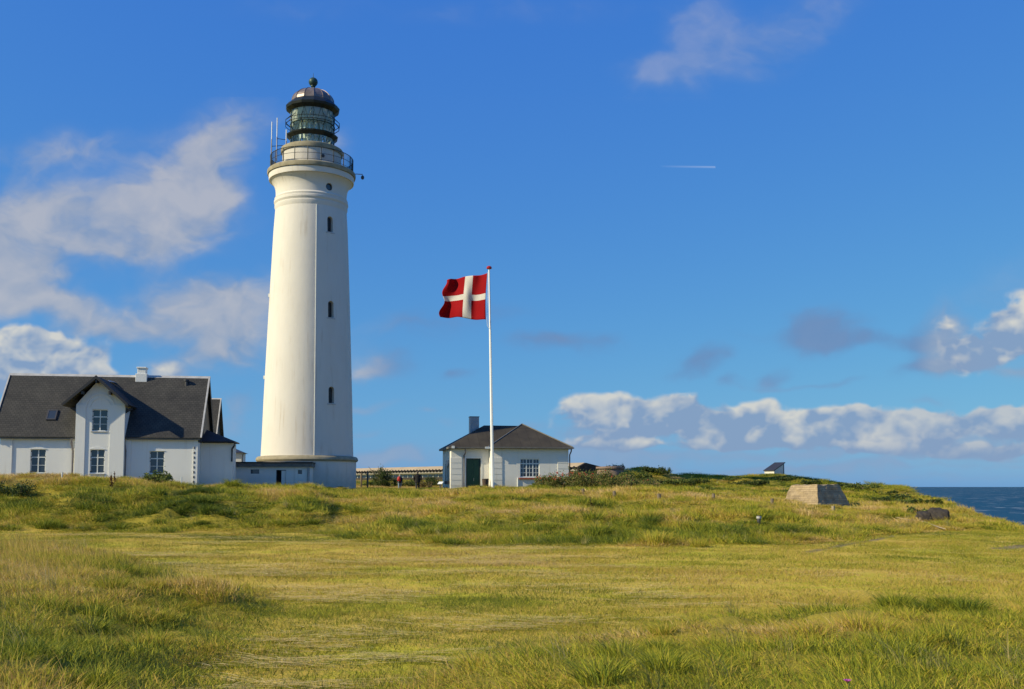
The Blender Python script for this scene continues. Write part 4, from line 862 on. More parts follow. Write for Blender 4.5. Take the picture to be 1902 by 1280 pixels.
# ---------------------------------------------------------------- small hip-roofed building behind the flag pole
def hut():
    th = R(11.5); K = P(913, 900, 90.0); K.z = 1.0; F_ = Frame(K, th)
    t = thing('watch_house', 'small white hip roofed building with green double door behind the flag pole', 'hut', K, th)
    uR = F_.u(1056,870); DP = 7.0; sb = 1.0
    ze = F_.z(980,834,0); uL = F_.u(838,870,sb); vB = 6.6
    wn = (F_.u(966,875), F_.u(1002,875), F_.z(984,886.5), F_.z(984,852))
    wl = MB(); wall_holes(wl, 0, uR, 0, ze, 0, .3, [wn]); wl.poly([(0,0,0),(0,0,ze),(0,DP,ze),(0,DP,0)]); wl.poly([(uR,0,0),(uR,DP,0),(uR,DP,ze),(uR,0,ze)]); wl.poly([(0,DP,0),(0,DP,ze),(uR,DP,ze),(uR,DP,0)]); wl.build('wall', M['render'], t)
    MB().box(.05,uR-.05,.5,DP-.05,.02,ze-.02).build('dark_room', M['dark'], t)
    dr = (F_.u(865.5,880,sb), F_.u(893,880,sb), 0.0, F_.z(880,851.5,sb))
    w2 = MB(); wall_holes(w2, uL, -.001, 0, ze, sb, .3, [dr]); w2.poly([(uL,sb,0),(uL,sb,ze),(uL,vB,ze),(uL,vB,0)]); w2.poly([(uL,vB,0),(uL,vB,ze),(0,vB,ze),(0,vB,0)]); w2.build('wing_wall', M['render'], t)
    # rusticated corner bands
    qz = np.linspace(.25, ze-.75, 7)
    qs = [MB(), MB(), MB()]
    for i in range(6):
        z0, z1 = qz[i]+.025, qz[i+1]-.025
        qs[0].box(-.05, .95, -.05, -.001, z0, z1); qs[0].box(-.05, -.001, -.0009, .9, z0, z1)
        qs[1].box(uR-1.0, uR-.004, -.05, -.001, z0, z1)
        qs[2].box(uL-.05, uL+.95, sb-.05, sb-.001, z0, z1); qs[2].box(uL-.05, uL-.001, sb-.0009, sb+.4, z0, z1)
    for q in qs: q.build('quoin', M['render'], t)
    # ledge at eaves of the set back corner
    # door
    d0, d1, _, dz = dr; m = MB(); mid = (d0+d1)/2
    m.box(d0+.08, mid-.008, sb+.14, sb+.19, 0, dz-.08); m.box(mid+.008, d1-.08, sb+.14, sb+.19, 0, dz-.08)
    for a, b in ((d0+.08, mid-.008), (mid+.008, d1-.08)):
        n = 5
        for k in range(1, n): x = a + (b-a)*k/n; m.box(x-.006, x+.006, sb+.132, sb+.1395, 0, dz-.08)
    do = m.build('door', M['green_door'], t); m = MB(); m.box(d0,d0+.08,sb+.08,sb+.2,0,dz); m.box(d1-.08,d1,sb+.08,sb+.2,0,dz); m.box(d0+.08,d1-.08,sb+.08,sb+.2,dz-.08,dz); m.build('door_frame', M['dark_frame'], do)
    m = MB(); m.box(d0-.14,d0-.002,sb-.03,sb-.001,0,dz+.14); m.box(d1+.002,d1+.14,sb-.03,sb-.001,0,dz+.14); m.box(d0-.002,d1+.002,sb-.03,sb-.001,dz+.002,dz+.14); m.build('door_surround', M['frame'], do); MB().box(mid+.03,mid+.07,sb+.09,sb+.14,1.2,1.45).build('handle', M['lead'], do)
    # window of three lights
    W_ = (wn[1]-wn[0])
    window(t, *wn, 0, hbars=(.27,.52,.76), vbars=(1/3,2/3), w=.07, thin=.035, fine=(1/6,.5,5/6), depth=.06, sill=False, hinges=False)
    s0 = F_.u(964,880); s1 = F_.u(1005,880); zs = F_.z(984,887); sl_ = MB(); sl_.box(s0,s1,-.14,-.001,zs-.16,zs-.03); sl_.build('brick_sill', M['brick_red'], t)
    p = MB(); u = F_.u(961.5,890); p.tube([(u,-.05,0),(u,-.05,zs-.02)],.045,6); p.build('wall_pipe', M['frame'], t)
    # roofs
    e = .32; zb = ze; za = F_.z(970,788,DP/2); 
    def hip(u0,u1,v0,v1,r0,r1,vm,z0,z1,name,mat):
        m = MB(); f = .16
        A=[(u0,v0,z0),(u1,v0,z0),(u1,v1,z0),(u0,v1,z0)]; B=[(x,y,z+f) for x,y,z in A]; a=(r0,vm,z1); b=(r1,vm,z1)
        m.add(A+B,[(0,3,2,1),(0,1,5,4),(1,2,6,5),(2,3,7,6),(3,0,4,7)],1)
        if r1-r0 < .02: m.add(B+[a],[(0,1,4),(1,2,4),(2,3,4),(3,0,4)],0)
        else: m.add(B+[a,b],[(0,1,5,4),(1,2,5),(2,3,4,5),(3,0,4)],0)
        return m.build(name, [mat, M['grey_board']], t)
    pr = hip(-e,uR+e,-e,DP+e,uR/2,uR/2+.01,DP/2,zb+.003,za,'roof',M['felt'])
    zr = F_.z(920,790.5,3.6); wr = hip(uL-e,1.5,sb-e,vB+e,F_.u(899,791,3.6),uR/2-.2,3.6,zb,zr,'wing_roof',M['felt'])
    rc = MB(); 
    for a in ((-e,-e),(uR+e,-e)): rc.tube([(a[0],a[1],zb+.18),(uR/2,DP/2,za+.02)],.06,6)
    rc.build_each('hip_cap', M['grey_board'], pr)
    g = MB(); g.box(-e-.12,uR+e+.1,-e-.12,-e-.004,zb+.03,zb+.15); g.box(uL-e,-e-.13,sb-e-.12,sb-e-.004,zb+.03,zb+.15); go = g.build('gutter', M['grey_board'], t)
    g = MB(); g.box(-e-.35,-e+.35,-e-.13,-e-.121,zb-.02,zb+.16); g.box(uL-e+.3,uL-e+.55,sb-e-.2,sb-e-.13,zb+.03,zb+.25); g.build_each('gutter_bracket', M['frame'], go)
    u = F_.u(861.5,870,sb); p = MB(); p.tube([(u+.1,sb-e-.05,ze),(u+.1,sb-.3,ze-.35),(u,sb-.1,ze-.6),(u,sb-.1,0)],.06,8); p.build('downpipe', M['pipe'], t, True)
    p = MB(); p.tube([(uR+e-.15,-e-.05,ze+.05),(uR+e-.15,-e,ze-.2),(uR+.1,-.05,ze-.5),(uR+.1,.05,0)],.06,8); p.build('side_downpipe', M['dark_frame'], t, True)
    # grey chimney
    u0, u1 = F_.u(871.5,785,4.4), F_.u(888.5,785,4.2); cz = F_.z(880,774,4.2)
    c = MB(); c.box(u0,u1,3.8,4.6,zb+.5,cz-.06); co = c.build('chimney', M['zinc'], t); MB().box(u0-.03,u1+.03,3.77,4.63,cz-.059,cz).build('chimney_cap', M['dark_frame'], co)
    # meter cabinet and pipes on the shaded end wall
    mc = MB(); mc.box(uL-.12,uL-.002,sb+1.4,sb+2.6,2.55,3.05); mo = mc.build('meter_box', M['zinc'], t)
    for v in (.9,1.9,2.9): 
        p = MB(); p.tube([(uL-.06,sb+v+.2,.9),(uL-.06,sb+v+.2,2.75)],.03,6); p.box(uL-.16,uL-.01,sb+v,sb+v+.42,.95,1.2); p.build('conduit', M['dark_frame'], mo)
    # bin by the door
    b = thing('litter_bin', 'brown litter bin beside the green door', 'bin', F_.world(F_.u(900.5,905,.1), -.15, h1(*F_.world(F_.u(900.5,905,.1), -.15)[:2]) - K.z), th)
    m = MB(); m.lathe([(.24,0),(.29,.75)],16); m.build('body', M['brown_bin'], b); m = MB(); m.lathe([(.31,.751),(.31,.80),(.26,.80),(.26,.70)],16,closed=False); m.build('rim', M['dark_frame'], b)
    # information lectern at the left end
    q = P(818, 912, 85); q.z = h1(q.x, q.y); b = thing('information_lectern', 'slanted white information panel on a dark post at the left end of the small building', 'sign', q, R(-20))
    MB().box(-.06,.06,-.05,.05,0,.62).build('post', M['dark_frame'], b); m = MB(); m.slab([(-.20,-.15,.56),(.20,-.15,.56),(.20,.18,.74),(-.20,.18,.74)],(0,0,.03)); m.build('panel', M['frame'], b)
hut()

# ---------------------------------------------------------------- flag pole and flag
def flag():
    D = 80.0; b = P(915.5, 911, D); b.z = h1(b.x, b.y); tp = P(908.5, 500, D); tp.y = D
    t = thing('flagpole', 'tall white flagpole with red cap in front of the small building', 'flagpole', b)
    n = 10; pts = [Vector((0,0,-.1)).lerp(tp - b, k/n) for k in range(n+1)]
    MB().tube(pts, [.135*(1-k/n) + .065*k/n for k in range(n+1)], 16).build('pole', M['pole'], t, True)
    m = MB(); e = tp - b; m.lathe([(.09,e.z),(.20,e.z+.03),(.22,e.z+.12),(.15,e.z+.22),(.02,e.z+.27)],16,c=(e.x,e.y)); m.build('cap', M['red'], t, True)
    q = lambda px, py: P(px, py, D - .2) - b
    m = MB(); m.tube([q(905.5,505),q(905,560),q(904.5,594),q(905.5,606),q(911,612)],.018,5); m.tube([q(911,612),q(914,720),q(916,850),q(917.5,895)],.012,4); m.build('halyard', M['frame'], t)
    # flag cloth: grid in the plane of the wind, waves across it
    NU, NV = 48, 30; A, B_, C_, D_ = (905.2,507),(902.5,593.5),(826,522),(820.5,589.5)   # hoist top, hoist foot, fly top, fly foot
    m = MB(); k0 = 0; vs = []
    for i in range(NU+1):
        s = i/NU
        for j in range(NV+1):
            r = j/NV
            px = (A[0]*(1-s)+C_[0]*s)*(1-r) + (B_[0]*(1-s)+D_[0]*s)*r; py = (A[1]*(1-s)+C_[1]*s)*(1-r) + (B_[1]*(1-s)+D_[1]*s)*r
            py += 2.4*math.sin(s*6.0+.4)*s**.5*(1-.35*r) ; px += 4.0*math.sin(r*11+1.2)*s**5 + 1.5*math.sin(r*5+.5)*s**2 - 1.8*math.sin(r*3.14)*(1-s)
            w = P(px, py, D + .1 + 2.3*s) - b
            w.y += .44*math.sin(s*10.5 - r*1.6 + .6)*s**.4 + .13*math.sin(s*19 + r*5)*s + .05*math.sin(r*14+s*9)*s
            vs.append(w)
    fs = []; mi = []
    for i in range(NU):
        for j in range(NV):
            a = i*(NV+1)+j; fs.append((a,a+NV+1,a+NV+2,a+1)); s=(i+.5)/NU; r=(j+.5)/NV
            mi.append(1 if (.335 < s < .52) or (.43 < r < .575) else 0)
    me = bpy.data.meshes.new('flag'); me.from_pydata([tuple(v) for v in vs], [], fs)
    def cloth(name, c):
        mt, nt, bs = new_mat(name); n_ = noise(nt, 1.2, 4); r_ = ramp(nt, n_.outputs['Fac'], [(.3, tuple(x*.88 for x in c)), (.7, c)]); nt.links.new(r_.outputs[0], bs.inputs['Base Color']); bs.inputs['Roughness'].default_value = .8; bs.inputs['Specular IOR Level'].default_value = .1
        tl = nt.nodes.new('ShaderNodeBsdfTranslucent'); nt.links.new(r_.outputs[0], tl.inputs[0]); mx = nt.nodes.new('ShaderNodeMixShader'); mx.inputs[0].default_value = .35; o_ = nt.nodes['Material Output']
        nt.links.new(bs.outputs[0], mx.inputs[1]); nt.links.new(tl.outputs[0], mx.inputs[2]); nt.links.new(mx.outputs[0], o_.inputs[0]); return mt
    me.materials.append(cloth('red_cloth', (.36,.008,.012))); me.materials.append(cloth('white_cloth', (.70,.67,.62)))
    me.polygons.foreach_set('material_index', mi); me.polygons.foreach_set('use_smooth', [True]*len(fs))
    o = bpy.data.objects.new('flag', me); col.objects.link(o); o.location = b; so = o.modifiers.new('thickness','SOLIDIFY'); so.thickness = .012
    tag(o, 'red flag with white cross flying from the pole', 'flag')
flag()

# ---------------------------------------------------------------- long low building far behind
def long_building():
    A = P(1080, 880, 150.0); B = P(640, 880, 201.0); th = math.atan2(A.y-B.y, A.x-B.x); O = Vector((B.x, B.y, .8)); F_ = Frame(O, th); LEN = (Vector((A.x,A.y))-Vector((B.x,B.y))).length
    t = thing('long_building', 'long low flat building with beige fascia and window strip far behind the small building', 'building', O, th)
    z = lambda py, px=800: F_.z(px, py, 0)
    zt, zf, zg, zw0, zw1 = z(866.5), z(873.5), z(879.5), z(886.5), z(880.5); D = 9.0
    MB().box(0,LEN,0,D,0,zw0).build('wall', M['dark_concrete'], t)
    m = MB(); m.slab([(0,-1.0,zf),(LEN,-1.0,zf),(LEN,.6,zt),(0,.6,zt)],(0,.12,.02)); m.build('fascia', M['beige'], t)
    m = MB(); m.box(0,LEN,-.9,.4,zg,zf-.3); m.build('slab_edge', M['grey_band'], t)
    m = MB(); m.add([(0,.6,zg),(LEN,.6,zg),(LEN,.6,zt-.05),(0,.6,zt-.05),(0,D,zg),(LEN,D,zg),(LEN,D,zt-1.4),(0,D,zt-1.4)],[(0,3,2,1),(4,5,6,7),(0,1,5,4),(1,2,6,5),(2,3,7,6),(3,0,4,7)]); m.build('roof', M['grey_band'], t)
    m = MB(); m.slab([(LEN+.002,-.6,zg-.9),(LEN+.002,D,zg-1.5),(LEN+.002,D,zt-1.45),(LEN+.002,.7,zt-.02),(LEN+.002,-.9,zf)],(.25,0,0)); m.build('end_wall', M['dark_concrete'], t)
    n = int(LEN/.95)
    q = 0; h = MB()
    for k in range(n):
        u = .5 + k*LEN/n; h.slab([(u + .27*math.cos(a), -1.12, zf-.28 + .42*math.sin(a)*1.0) for a in [math.pi*i/6 for i in range(7)]],(0,.1,0))
    h.build_each('beam_end', M['dark'], t)
    w = MB(); w.box(.2,LEN-.2,-.02,-.001,zw0,zw1); wo = w.build('window_strip', M['pane'], t)
    f = MB(); k = 0
    while k*1.55 < LEN-.5: f.box(.2+k*1.55,.32+k*1.55,-.06,-.021,zw0,zw1); k += 1
    f.box(.2,LEN-.2,-.07,-.061,zw1-.06,zw1+.16); f.build('mullion', M['frame'], wo)
    MB().box(.05,LEN-.05,.001,.3,zw0+.002,zg-.002).build('upper_wall', M['grey_band'], t)
long_building()

# ---------------------------------------------------------------- concrete remains on the dunes
def rough_mesh(o, amt, scale, sub=3):
    bm = bmesh.new(); bm.from_mesh(o.data); bmesh.ops.subdivide_edges(bm, edges=bm.edges, cuts=sub, use_grid_fill=True)
    for v in bm.verts:
        x, y, z = v.co; n = Vector([float(fbm(np.array([x*scale+z*3+i*31]), np.array([y*scale-z*2+i*17]), 3, 40+i)[0])-.5 for i in range(3)]); v.co += n*amt
    bm.to_mesh(o.data); bm.free()
def bunkers():
    D = 60.0; c = P(1521, 948, D); l = P(1454, 938, 62.2); r = P(1584, 949, 62.0)
    tc = P(1517.5,904.5,60.8); tl = P(1469,904.5,62.4); trr = P(1559,904.5,62.2)
    zt = tc.z + .12; zb = min(c.z, l.z, r.z) - .5
    def ext(p, q): d = (Vector(q)-Vector(p)); return d
    O = Vector((c.x, c.y, c.z)); t = thing('concrete_block', 'tapered board marked concrete bunker block on the right slope with one sunlit face', 'bunker', O)
    def rel(p, z): return (p.x-O.x, p.y-O.y, z-O.z)
    b4 = l + (r-c); t4 = tl + (trr-tc)
    low = [rel(c, c.z), rel(r, r.z), rel(b4, r.z), rel(l, l.z)]; top = [rel(tc, zt), rel(trr, zt), rel(t4, zt), rel(tl, zt)]
    dp = [tuple(Vector(p)*1 + Vector((0,0,-.6))) for p in [low[0],low[2],low[3]]]
    m = MB(); m.add(low+top, [(0,3,2,1),(4,5,6,7),(0,1,5,4),(1,2,6,5),(2,3,7,6),(3,0,4,7)]); o = m.build('block', M['concrete'], t); rough_mesh(o, .17, 2.6, 9)
    m = MB(); s = Vector((.0,.06,0)); 
    u = [Vector(low[0])*.93+Vector(low[2])*.07, Vector(low[1])*.93+Vector(low[3])*.07, Vector(low[2])*.93+Vector(low[0])*.07, Vector(low[3])*.93+Vector(low[1])*.07]
    m.slab([p + Vector((0,0,-.55)) for p in u], (0,0,.56)); m.build('undercut_shade', M['dark_concrete'], t)  # dark inset slab, colours in the shaded gap under the block
    p = P(1548,952,59.3); p.z = h1(p.x,p.y)
    # half-buried curved bunker with opening
    C = P(1134, 886, 97.0); O = Vector((C.x, C.y, C.z-.6)); t = thing('curved_bunker', 'half buried round concrete bunker with black doorway on the mound behind the small building', 'bunker', O)
    m = MB(); mp = mpp(880,99); R_ = 25*mp; n = 40; z1 = P(1136,869.5,97).z - O.z
    m.lathe([(R_*.96,-.8),(R_,.2),(R_*.98,z1*.75),(R_*.90,z1),(.2,z1+.08)], n, closed=True); wall = m.build('wall', M['pink_concrete'], t, True, angle=50); rough_mesh(wall, .06, 1.5, 0)
    a = -math.pi/2 - .38
    m = MB(); d = Vector((math.cos(a), math.sin(a), 0)); s_ = Vector((-d.y, d.x, 0)); m.slab([d*(R_-.4) + s_*-.24 + Vector((0,0,.05)), d*(R_-.4) + s_*.24 + Vector((0,0,.05)), d*(R_-.4) + s_*.24 + Vector((0,0,.8)), d*(R_-.4) + s_*-.24 + Vector((0,0,.8))], d*.45); m.build('doorway', M['dark'], t)
    m = MB(); m.lathe([(R_*1.06,z1-.06),(R_*1.06,z1+.12),(.2,z1+.18)],n,closed=True); m.build('roof_slab', M['pink_concrete'], t)
    # dark lump at the cliff edge
    def lump(name, label, cat, c, parts, mat):
        O = Vector((c.x, c.y, h1(c.x, c.y) - .08)); t = thing(name, label, cat, O); first = True
        for (nm, dx, dy, dz, rx, ry, rz, sq) in parts:
            bm = bmesh.new(); bmesh.ops.create_icosphere(bm, subdivisions=4, radius=1)
            for v in bm.verts:
                p = v.co.copy(); e = sq; p = Vector([math.copysign(abs(q)**e, q) for q in p]); nn = .34*(float(fbm(np.array([p.x*2+dx*5+p.z]), np.array([p.y*2-p.z*2.4]), 4, 60)[0])-.5)*2
                v.co = Vector((dx + p.x*rx*(1+nn), dy + p.y*ry*(1+nn), dz + p.z*rz*(1+nn)))
            me = bpy.data.meshes.new(nm); bm.to_mesh(me); bm.free(); me.materials.append(mat); me.polygons.foreach_set('use_smooth',[True]*len(me.polygons))
            o = bpy.data.objects.new(nm, me); col.objects.link(o); o.parent = t
    c = hit(1734, 966, 38); kb = c.y/66; c.z -= .12
    lump('ruined_bunker', 'dark ruined concrete bunker near the cliff edge above the sea', 'bunker', c, [('left_chamber', -.52*kb, .15*kb, .16*kb, .44*kb, .7*kb, .50*kb, .6), ('main_chamber', .26*kb, 0, .22*kb, .60*kb, .8*kb, .62*kb, .5)], M['dark_concrete'])
    c = P(1622, 904, 108)
    lump('concrete_dome', 'low rounded brown concrete dome on the skyline above the sea', 'bunker', c, [('dome', 0, 0, .12, 1.15, 1.3, .62, .9)], M['pink_concrete'])
bunkers()

def lookout():
    c = P(1438, 886, 121.0); a = Vector((-.85, 1.15)); b = Vector((1.5, 1.1)); O = Vector((c.x, c.y, c.z)); t = thing('lookout_shed', 'tiny white lookout shed with steep dark sloping roof on the hill skyline', 'shed', O)
    lo = P(1431, 874.5, 121.6).z - O.z; hi = P(1460, 861, 122).z - O.z
    q = [Vector((0,0)), b, a+b, a]; hz = [lo, hi, hi, lo]
    m = MB(); m.add([(p.x,p.y,-.5) for p in q]+[(p.x,p.y,z) for p,z in zip(q,hz)], [(0,3,2,1),(4,5,6,7),(0,1,5,4),(1,2,6,5),(2,3,7,6),(3,0,4,7)]); m.build('wall', M['render'], t)
    e = .12; n = [p + (p-(a+b)/2)*e for p in q]; m = MB(); sl = (hi-lo)
    zz = [lo-.04, hi+.06, hi+.06, lo-.04]; m.add([(p.x,p.y,z+.004) for p,z in zip(n,zz)]+[(p.x,p.y,z+.10) for p,z in zip(n,zz)], [(0,3,2,1),(4,5,6,7),(0,1,5,4),(1,2,6,5),(2,3,7,6),(3,0,4,7)]); m.build('roof', M['fascia'], t)
    m = MB(); u = (b).normalized(); m.slab([(b.x*.92,b.y*.92-.012,.1),(b.x*.985,b.y*.985-.012,.1),(b.x*.985,b.y*.985-.012,hi*.95),(b.x*.92,b.y*.92-.012,hi*.9)],(.004,-.01,0)); m.build('corner_post', M['fascia'], t)
lookout()

# ---------------------------------------------------------------- posts, rope
def posts():
    def post(px, py0, py1, d, w, label, group, mat='wood', name='fence_post', tilt=0.0):
        b = hit(px, py1, 30) if d < 70 else P(px, py1, d); d = b.y; b.z = h1(b.x, b.y); hgt = max(.35, P(px, py0, d).z - b.z)
        t = thing(name, label, 'post', b, random.uniform(0, 1.5), group)
        m = MB(); m.tube([(0,0,-.3),(tilt*hgt*.5,0,hgt*.5),(tilt*hgt,.01,hgt)], [w, w*.97, w*.9], 9); m.build('shaft', M[mat], t); return t
    g = 'wooden posts along the rose bank'
    for px, a, b, d, lab in ((1083,908,920,62,'first wooden post from the left, in front of the rose bushes'),(1141,912,927,60,'weathered post standing clear below the middle of the rose bushes'),(1224.5,917,933,57,'tallest short post at the right end of the rose bushes'),(1325.5,920,930,58,'low post in the pale grass between the rose bushes and the concrete block'),(1434.5,930,940,56,'low post just left of the concrete block')):
        post(px, a, b, d, .085 if px != 1224.5 else .1, lab, g)
    g = 'distant posts on the dune slope'
    for px, a, b, d, lab in ((1214.5,893,903,84,'thin post on the dune left of the pair'),(1257.5,893,904,86,'thin pale post in the hollow of the dune'),(1285.5,892,903,88,'left of the two close-set pale posts'),(1289,893,902,88.5,'right of the two close-set pale posts'),(1333,895,909,86,'thin post by the path right of the pair')):
        post(px, a, b, d, .06, lab, g, 'wood_pale')
    g = 'tall posts right of the lighthouse'
    post(671,878.5,905,101,.11,'tall grey post right of the lighthouse, the farther one',g)
    t = post(682.5,876.5,910,94,.095,'tall grey post with a slanting arm right of the lighthouse',g)
    m = MB(); m.tube([(0,-.02,1.45),(-.32,-.02,1.62)],.035,6); m.build('arm', M['wood'], t)
    post(1548,943,953,59.2,.09,'short post against the foot of the concrete block','post by the block','wood_pale')
    post(1711,969,976,50,.07,'brown post holding the rope near the cliff','rope post','wood')
    t = post(1410,962,977,39.5,.07,'dark blue bollard with pale cap in the rough grass','bollard','dark_frame','bollard')
    b = t.location; h = P(1410,962,b.y).z - b.z; m = MB(); m.lathe([(.085,h-.02),(.085,h+.05),(.01,h+.06)],12); m.build('cap', M['lead'], t)
    for px, py, d, lab in ((115,880,48,'small white marker stone at the left end of the bank top'),(337,889,49,'small white marker post at the corner of the house')):
        b = P(px,py+6,d); b.z = h1(b.x,b.y); hh = max(.15, P(px,py-3,d).z - b.z); t = thing('marker_post', lab, 'post', b); m = MB(); m.tube([(0,0,-.2),(0,0,hh)],[.035,.03],8); m.build('shaft', M['frame'], t)
    pts = [hit(px,py+3,38) + Vector((0,0,.13)) for px,py,d in ((1664,963.5,53),(1685,967.5,52),(1711,970,50),(1728,976,48.5),(1745,983,47),(1756,986,46))]
    t = thing('rope', 'pale rope strung low over the grass towards the cliff', 'rope', pts[0]); m = MB(); m.tube([p - pts[0] for p in pts], .017, 6); m.build('strand', M['wood_pale'], t)
posts()

# ---------------------------------------------------------------- two people walking away behind the lighthouse
def skin_fig(name, mat, joints, edges, parent, root=0, sub=2):
    me = bpy.data.meshes.new(name); me.from_pydata([j[0] for j in joints], edges, []); o = bpy.data.objects.new(name, me); col.objects.link(o); o.parent = parent
    o.modifiers.new('skin','SKIN')
    if not me.skin_vertices:
        bpy.context.view_layer.objects.active = o
        bm = bmesh.new(); bm.from_mesh(me); bm.verts.layers.skin.verify(); bm.to_mesh(me); bm.free()
    for i, j in enumerate(joints):
        r = j[1]; me.skin_vertices[0].data[i].radius = r if isinstance(r, tuple) else (r, r); me.skin_vertices[0].data[i].use_root = (i == root)
    sm = o.modifiers.new('sub','SUBSURF'); sm.levels = sub; sm.render_levels = sub; me.materials.append(mat)
    for k, m_ in enumerate(mat if isinstance(mat, list) else []): pass
    o.modifiers['skin'].use_smooth_shade = True
    return o
def person(px, py, d, hgt, label, coat, trousers, hair_c, stride, coat_len, bulk=1.0):
    b = P(px, py, d); b.z = h1(b.x, b.y) + .02; t = thing('person', label, 'person', b, R(6), 'walkers'); k = hgt/1.75
    sk = plain('skin', (.42,.26,.19), .6, var=.06)
    J = [((0,0,.96),(.15,.11)), ((0,0,1.12),(.14,.10)), ((0,.01,1.32),(.17,.115)), ((0,.0,1.47),(.06,.06)), ((0,.01,1.56),(.055,.06)), ((0,.015,1.63),(.075,.09)), ((0,.01,1.71),(.065,.08))]
    E = [(0,1),(1,2),(2,3),(3,4),(4,5),(5,6)]
    def add(p, r, par): J.append((p, r)); E.append((par, len(J)-1)); return len(J)-1
    for s in (-1, 1):
        f = stride*s
        hip = add((s*.10,0,.90),(.09,.095),0); kn = add((s*.11,f*.5+.03,.50),(.062,.065),hip); an = add((s*.11,f*.9-.02,.10),(.042,.045),kn); add((s*.12,f*.9+.16,.035),(.045,.03),an)
        sh = add((s*.19,0,1.40),(.065,.06),2); el = add((s*.25,-.06,1.12),(.048,.048),sh); wr = add((s*.25,.06,.90),(.032,.032),el); pa = add((s*.245,.09,.83),(.04,.02),wr)
        for i, (dx, ln) in enumerate(((-.03,.075),(-.01,.085),(.01,.08),(.028,.065))):
            q = add((s*.245+dx*.7,.105,.80-ln*.45),.009,pa); add((s*.245+dx*.6,.115,.79-ln),.008,q)
        q = add((s*.22,.125,.83),.010,pa); add((s*.212,.14,.80),.009,q)
    no = add((0,.115,1.63),.016,5)
    for s in (-1,1): add((s*.088,.0,1.63),.018,5)
    J = [((p[0]*k,p[1]*k,p[2]*k), (tuple(x*k for x in r) if isinstance(r,tuple) else r*k)) for p, r in J]
    body = skin_fig('body', sk, J, E, t)
    # face
    f = MB()
    for s in (-1,1): f.lathe([(.001,1.645*k),(.013*k,1.655*k),(.001,1.665*k)],8,c=(s*.033*k,.096*k))
    f.box(-.025*k,.025*k,.092*k,.099*k,1.585*k,1.593*k); f.build('eyes_and_mouth', M['dark'], body)
    def ell(mb, secs, n=20):
        k0 = len(mb.v)
        for (z, cx, cy, rx, ry) in secs:
            for j in range(n): q = 2*math.pi*j/n; mb.v.append(((cx+rx*math.cos(q))*k,(cy+ry*math.sin(q))*k,z*k))
        for i in range(len(secs)-1):
            for j in range(n): mb.f.append((k0+i*n+j,k0+i*n+(j+1)%n,k0+(i+1)*n+(j+1)%n,k0+(i+1)*n+j)); mb.m.append(0)
        mb.f.append(tuple(k0+(len(secs)-1)*n+j for j in range(n))); mb.m.append(0)
    c = MB(); ell(c, [(coat_len,0,.0,.215,.165),(.95,0,0,.205,.155),(1.1,0,0,.20,.145),(1.3,0,.0,.215,.15),(1.42,0,0,.185,.125),(1.49,0,0,.085,.085),(1.53,0,0,.07,.075)])
    for s in (-1,1): c.tube([Vector((s*.17,0,1.41))*k,Vector((s*.225,-.02,1.30))*k,Vector((s*.265,-.06,1.12))*k,Vector((s*.262,.03,.97))*k,Vector((s*.255,.06,.90))*k],[.085*k,.08*k,.066*k,.056*k,.05*k],10)
    c.v = [(x*bulk, y*(1 + (bulk-1)*.7), z) for x, y, z in c.v]; co = c.build('jacket', coat, t, True, angle=60)
    p = MB(); 
    for s in (-1,1):
        fz = stride*s; p.tube([Vector((s*.095,0,.98))*k,Vector((s*.10,fz*.05,.88))*k,Vector((s*.11,fz*.5+.03,.50))*k,Vector((s*.11,fz*.9-.02,.10))*k],[.12*k,.115*k,.085*k,.07*k],10)
    p.build('trousers', trousers, t, True, angle=60)
    sh = MB()
    for s in (-1,1): fz = stride*s; sh.tube([Vector((s*.115,fz*.9-.10,.05))*k,Vector((s*.115,fz*.9+.05,.06))*k,Vector((s*.12,fz*.9+.20,.035))*k],[.05*k,.058*k,.04*k],8)
    sh.build('shoes', M['dark_frame'], t, True, angle=60)
    h = MB(); ell(h, [(1.56,0,-.03,.075,.07),(1.62,0,-.02,.092,.09),(1.68,0,-.01,.098,.105),(1.74,0,0,.085,.09),(1.775,0,.0,.045,.05)],14); h.build('hair', hair_c, t, True, angle=60)
    return t, b, k
coat_b = plain('black_coat', (.009,.009,.011), .85, var=.2); jeans = plain('blue_jeans', (.17,.24,.32), .85, var=.15); dk = plain('dark_trousers', (.035,.04,.045), .85)
person(775.5, 909, 100, 1.84, 'person in a black coat and dark trousers walking away, seen from behind', coat_b, dk, plain('dark_hair',(.05,.035,.025),.7), .13, .72, 1.22)
tp, bp, kp = person(742.5, 909, 100, 1.52, 'shorter person in a dark jacket and pale jeans walking away with a red bag', coat_b, jeans, plain('fair_hair',(.38,.33,.27),.7), .12, .82)
bk = thing('backpack', 'red backpack on the back of the shorter person', 'backpack', bp + Vector((-.06, -.20*kp, 1.0*kp)), R(6))
m = MB(); m.lathe([(.10,0),(.155,.05),(.165,.25),(.14,.40),(.06,.47)],14); o = m.build('bag', plain('red_nylon',(.50,.035,.03),.6), bk, True, angle=60); o.scale = (1,.72,1)
m = MB(); m.box(-.09,.09,-.145,-.10,.06,.22); m.build('front_pocket', M['red'], bk, bevel=.02)
m = MB(); 
for s in (-.09,.09): m.tube([(s,.08,.44),(s,.16,.47),(s,.24,.40)],.018,6)
m.build('shoulder_strap', M['red'], bk)
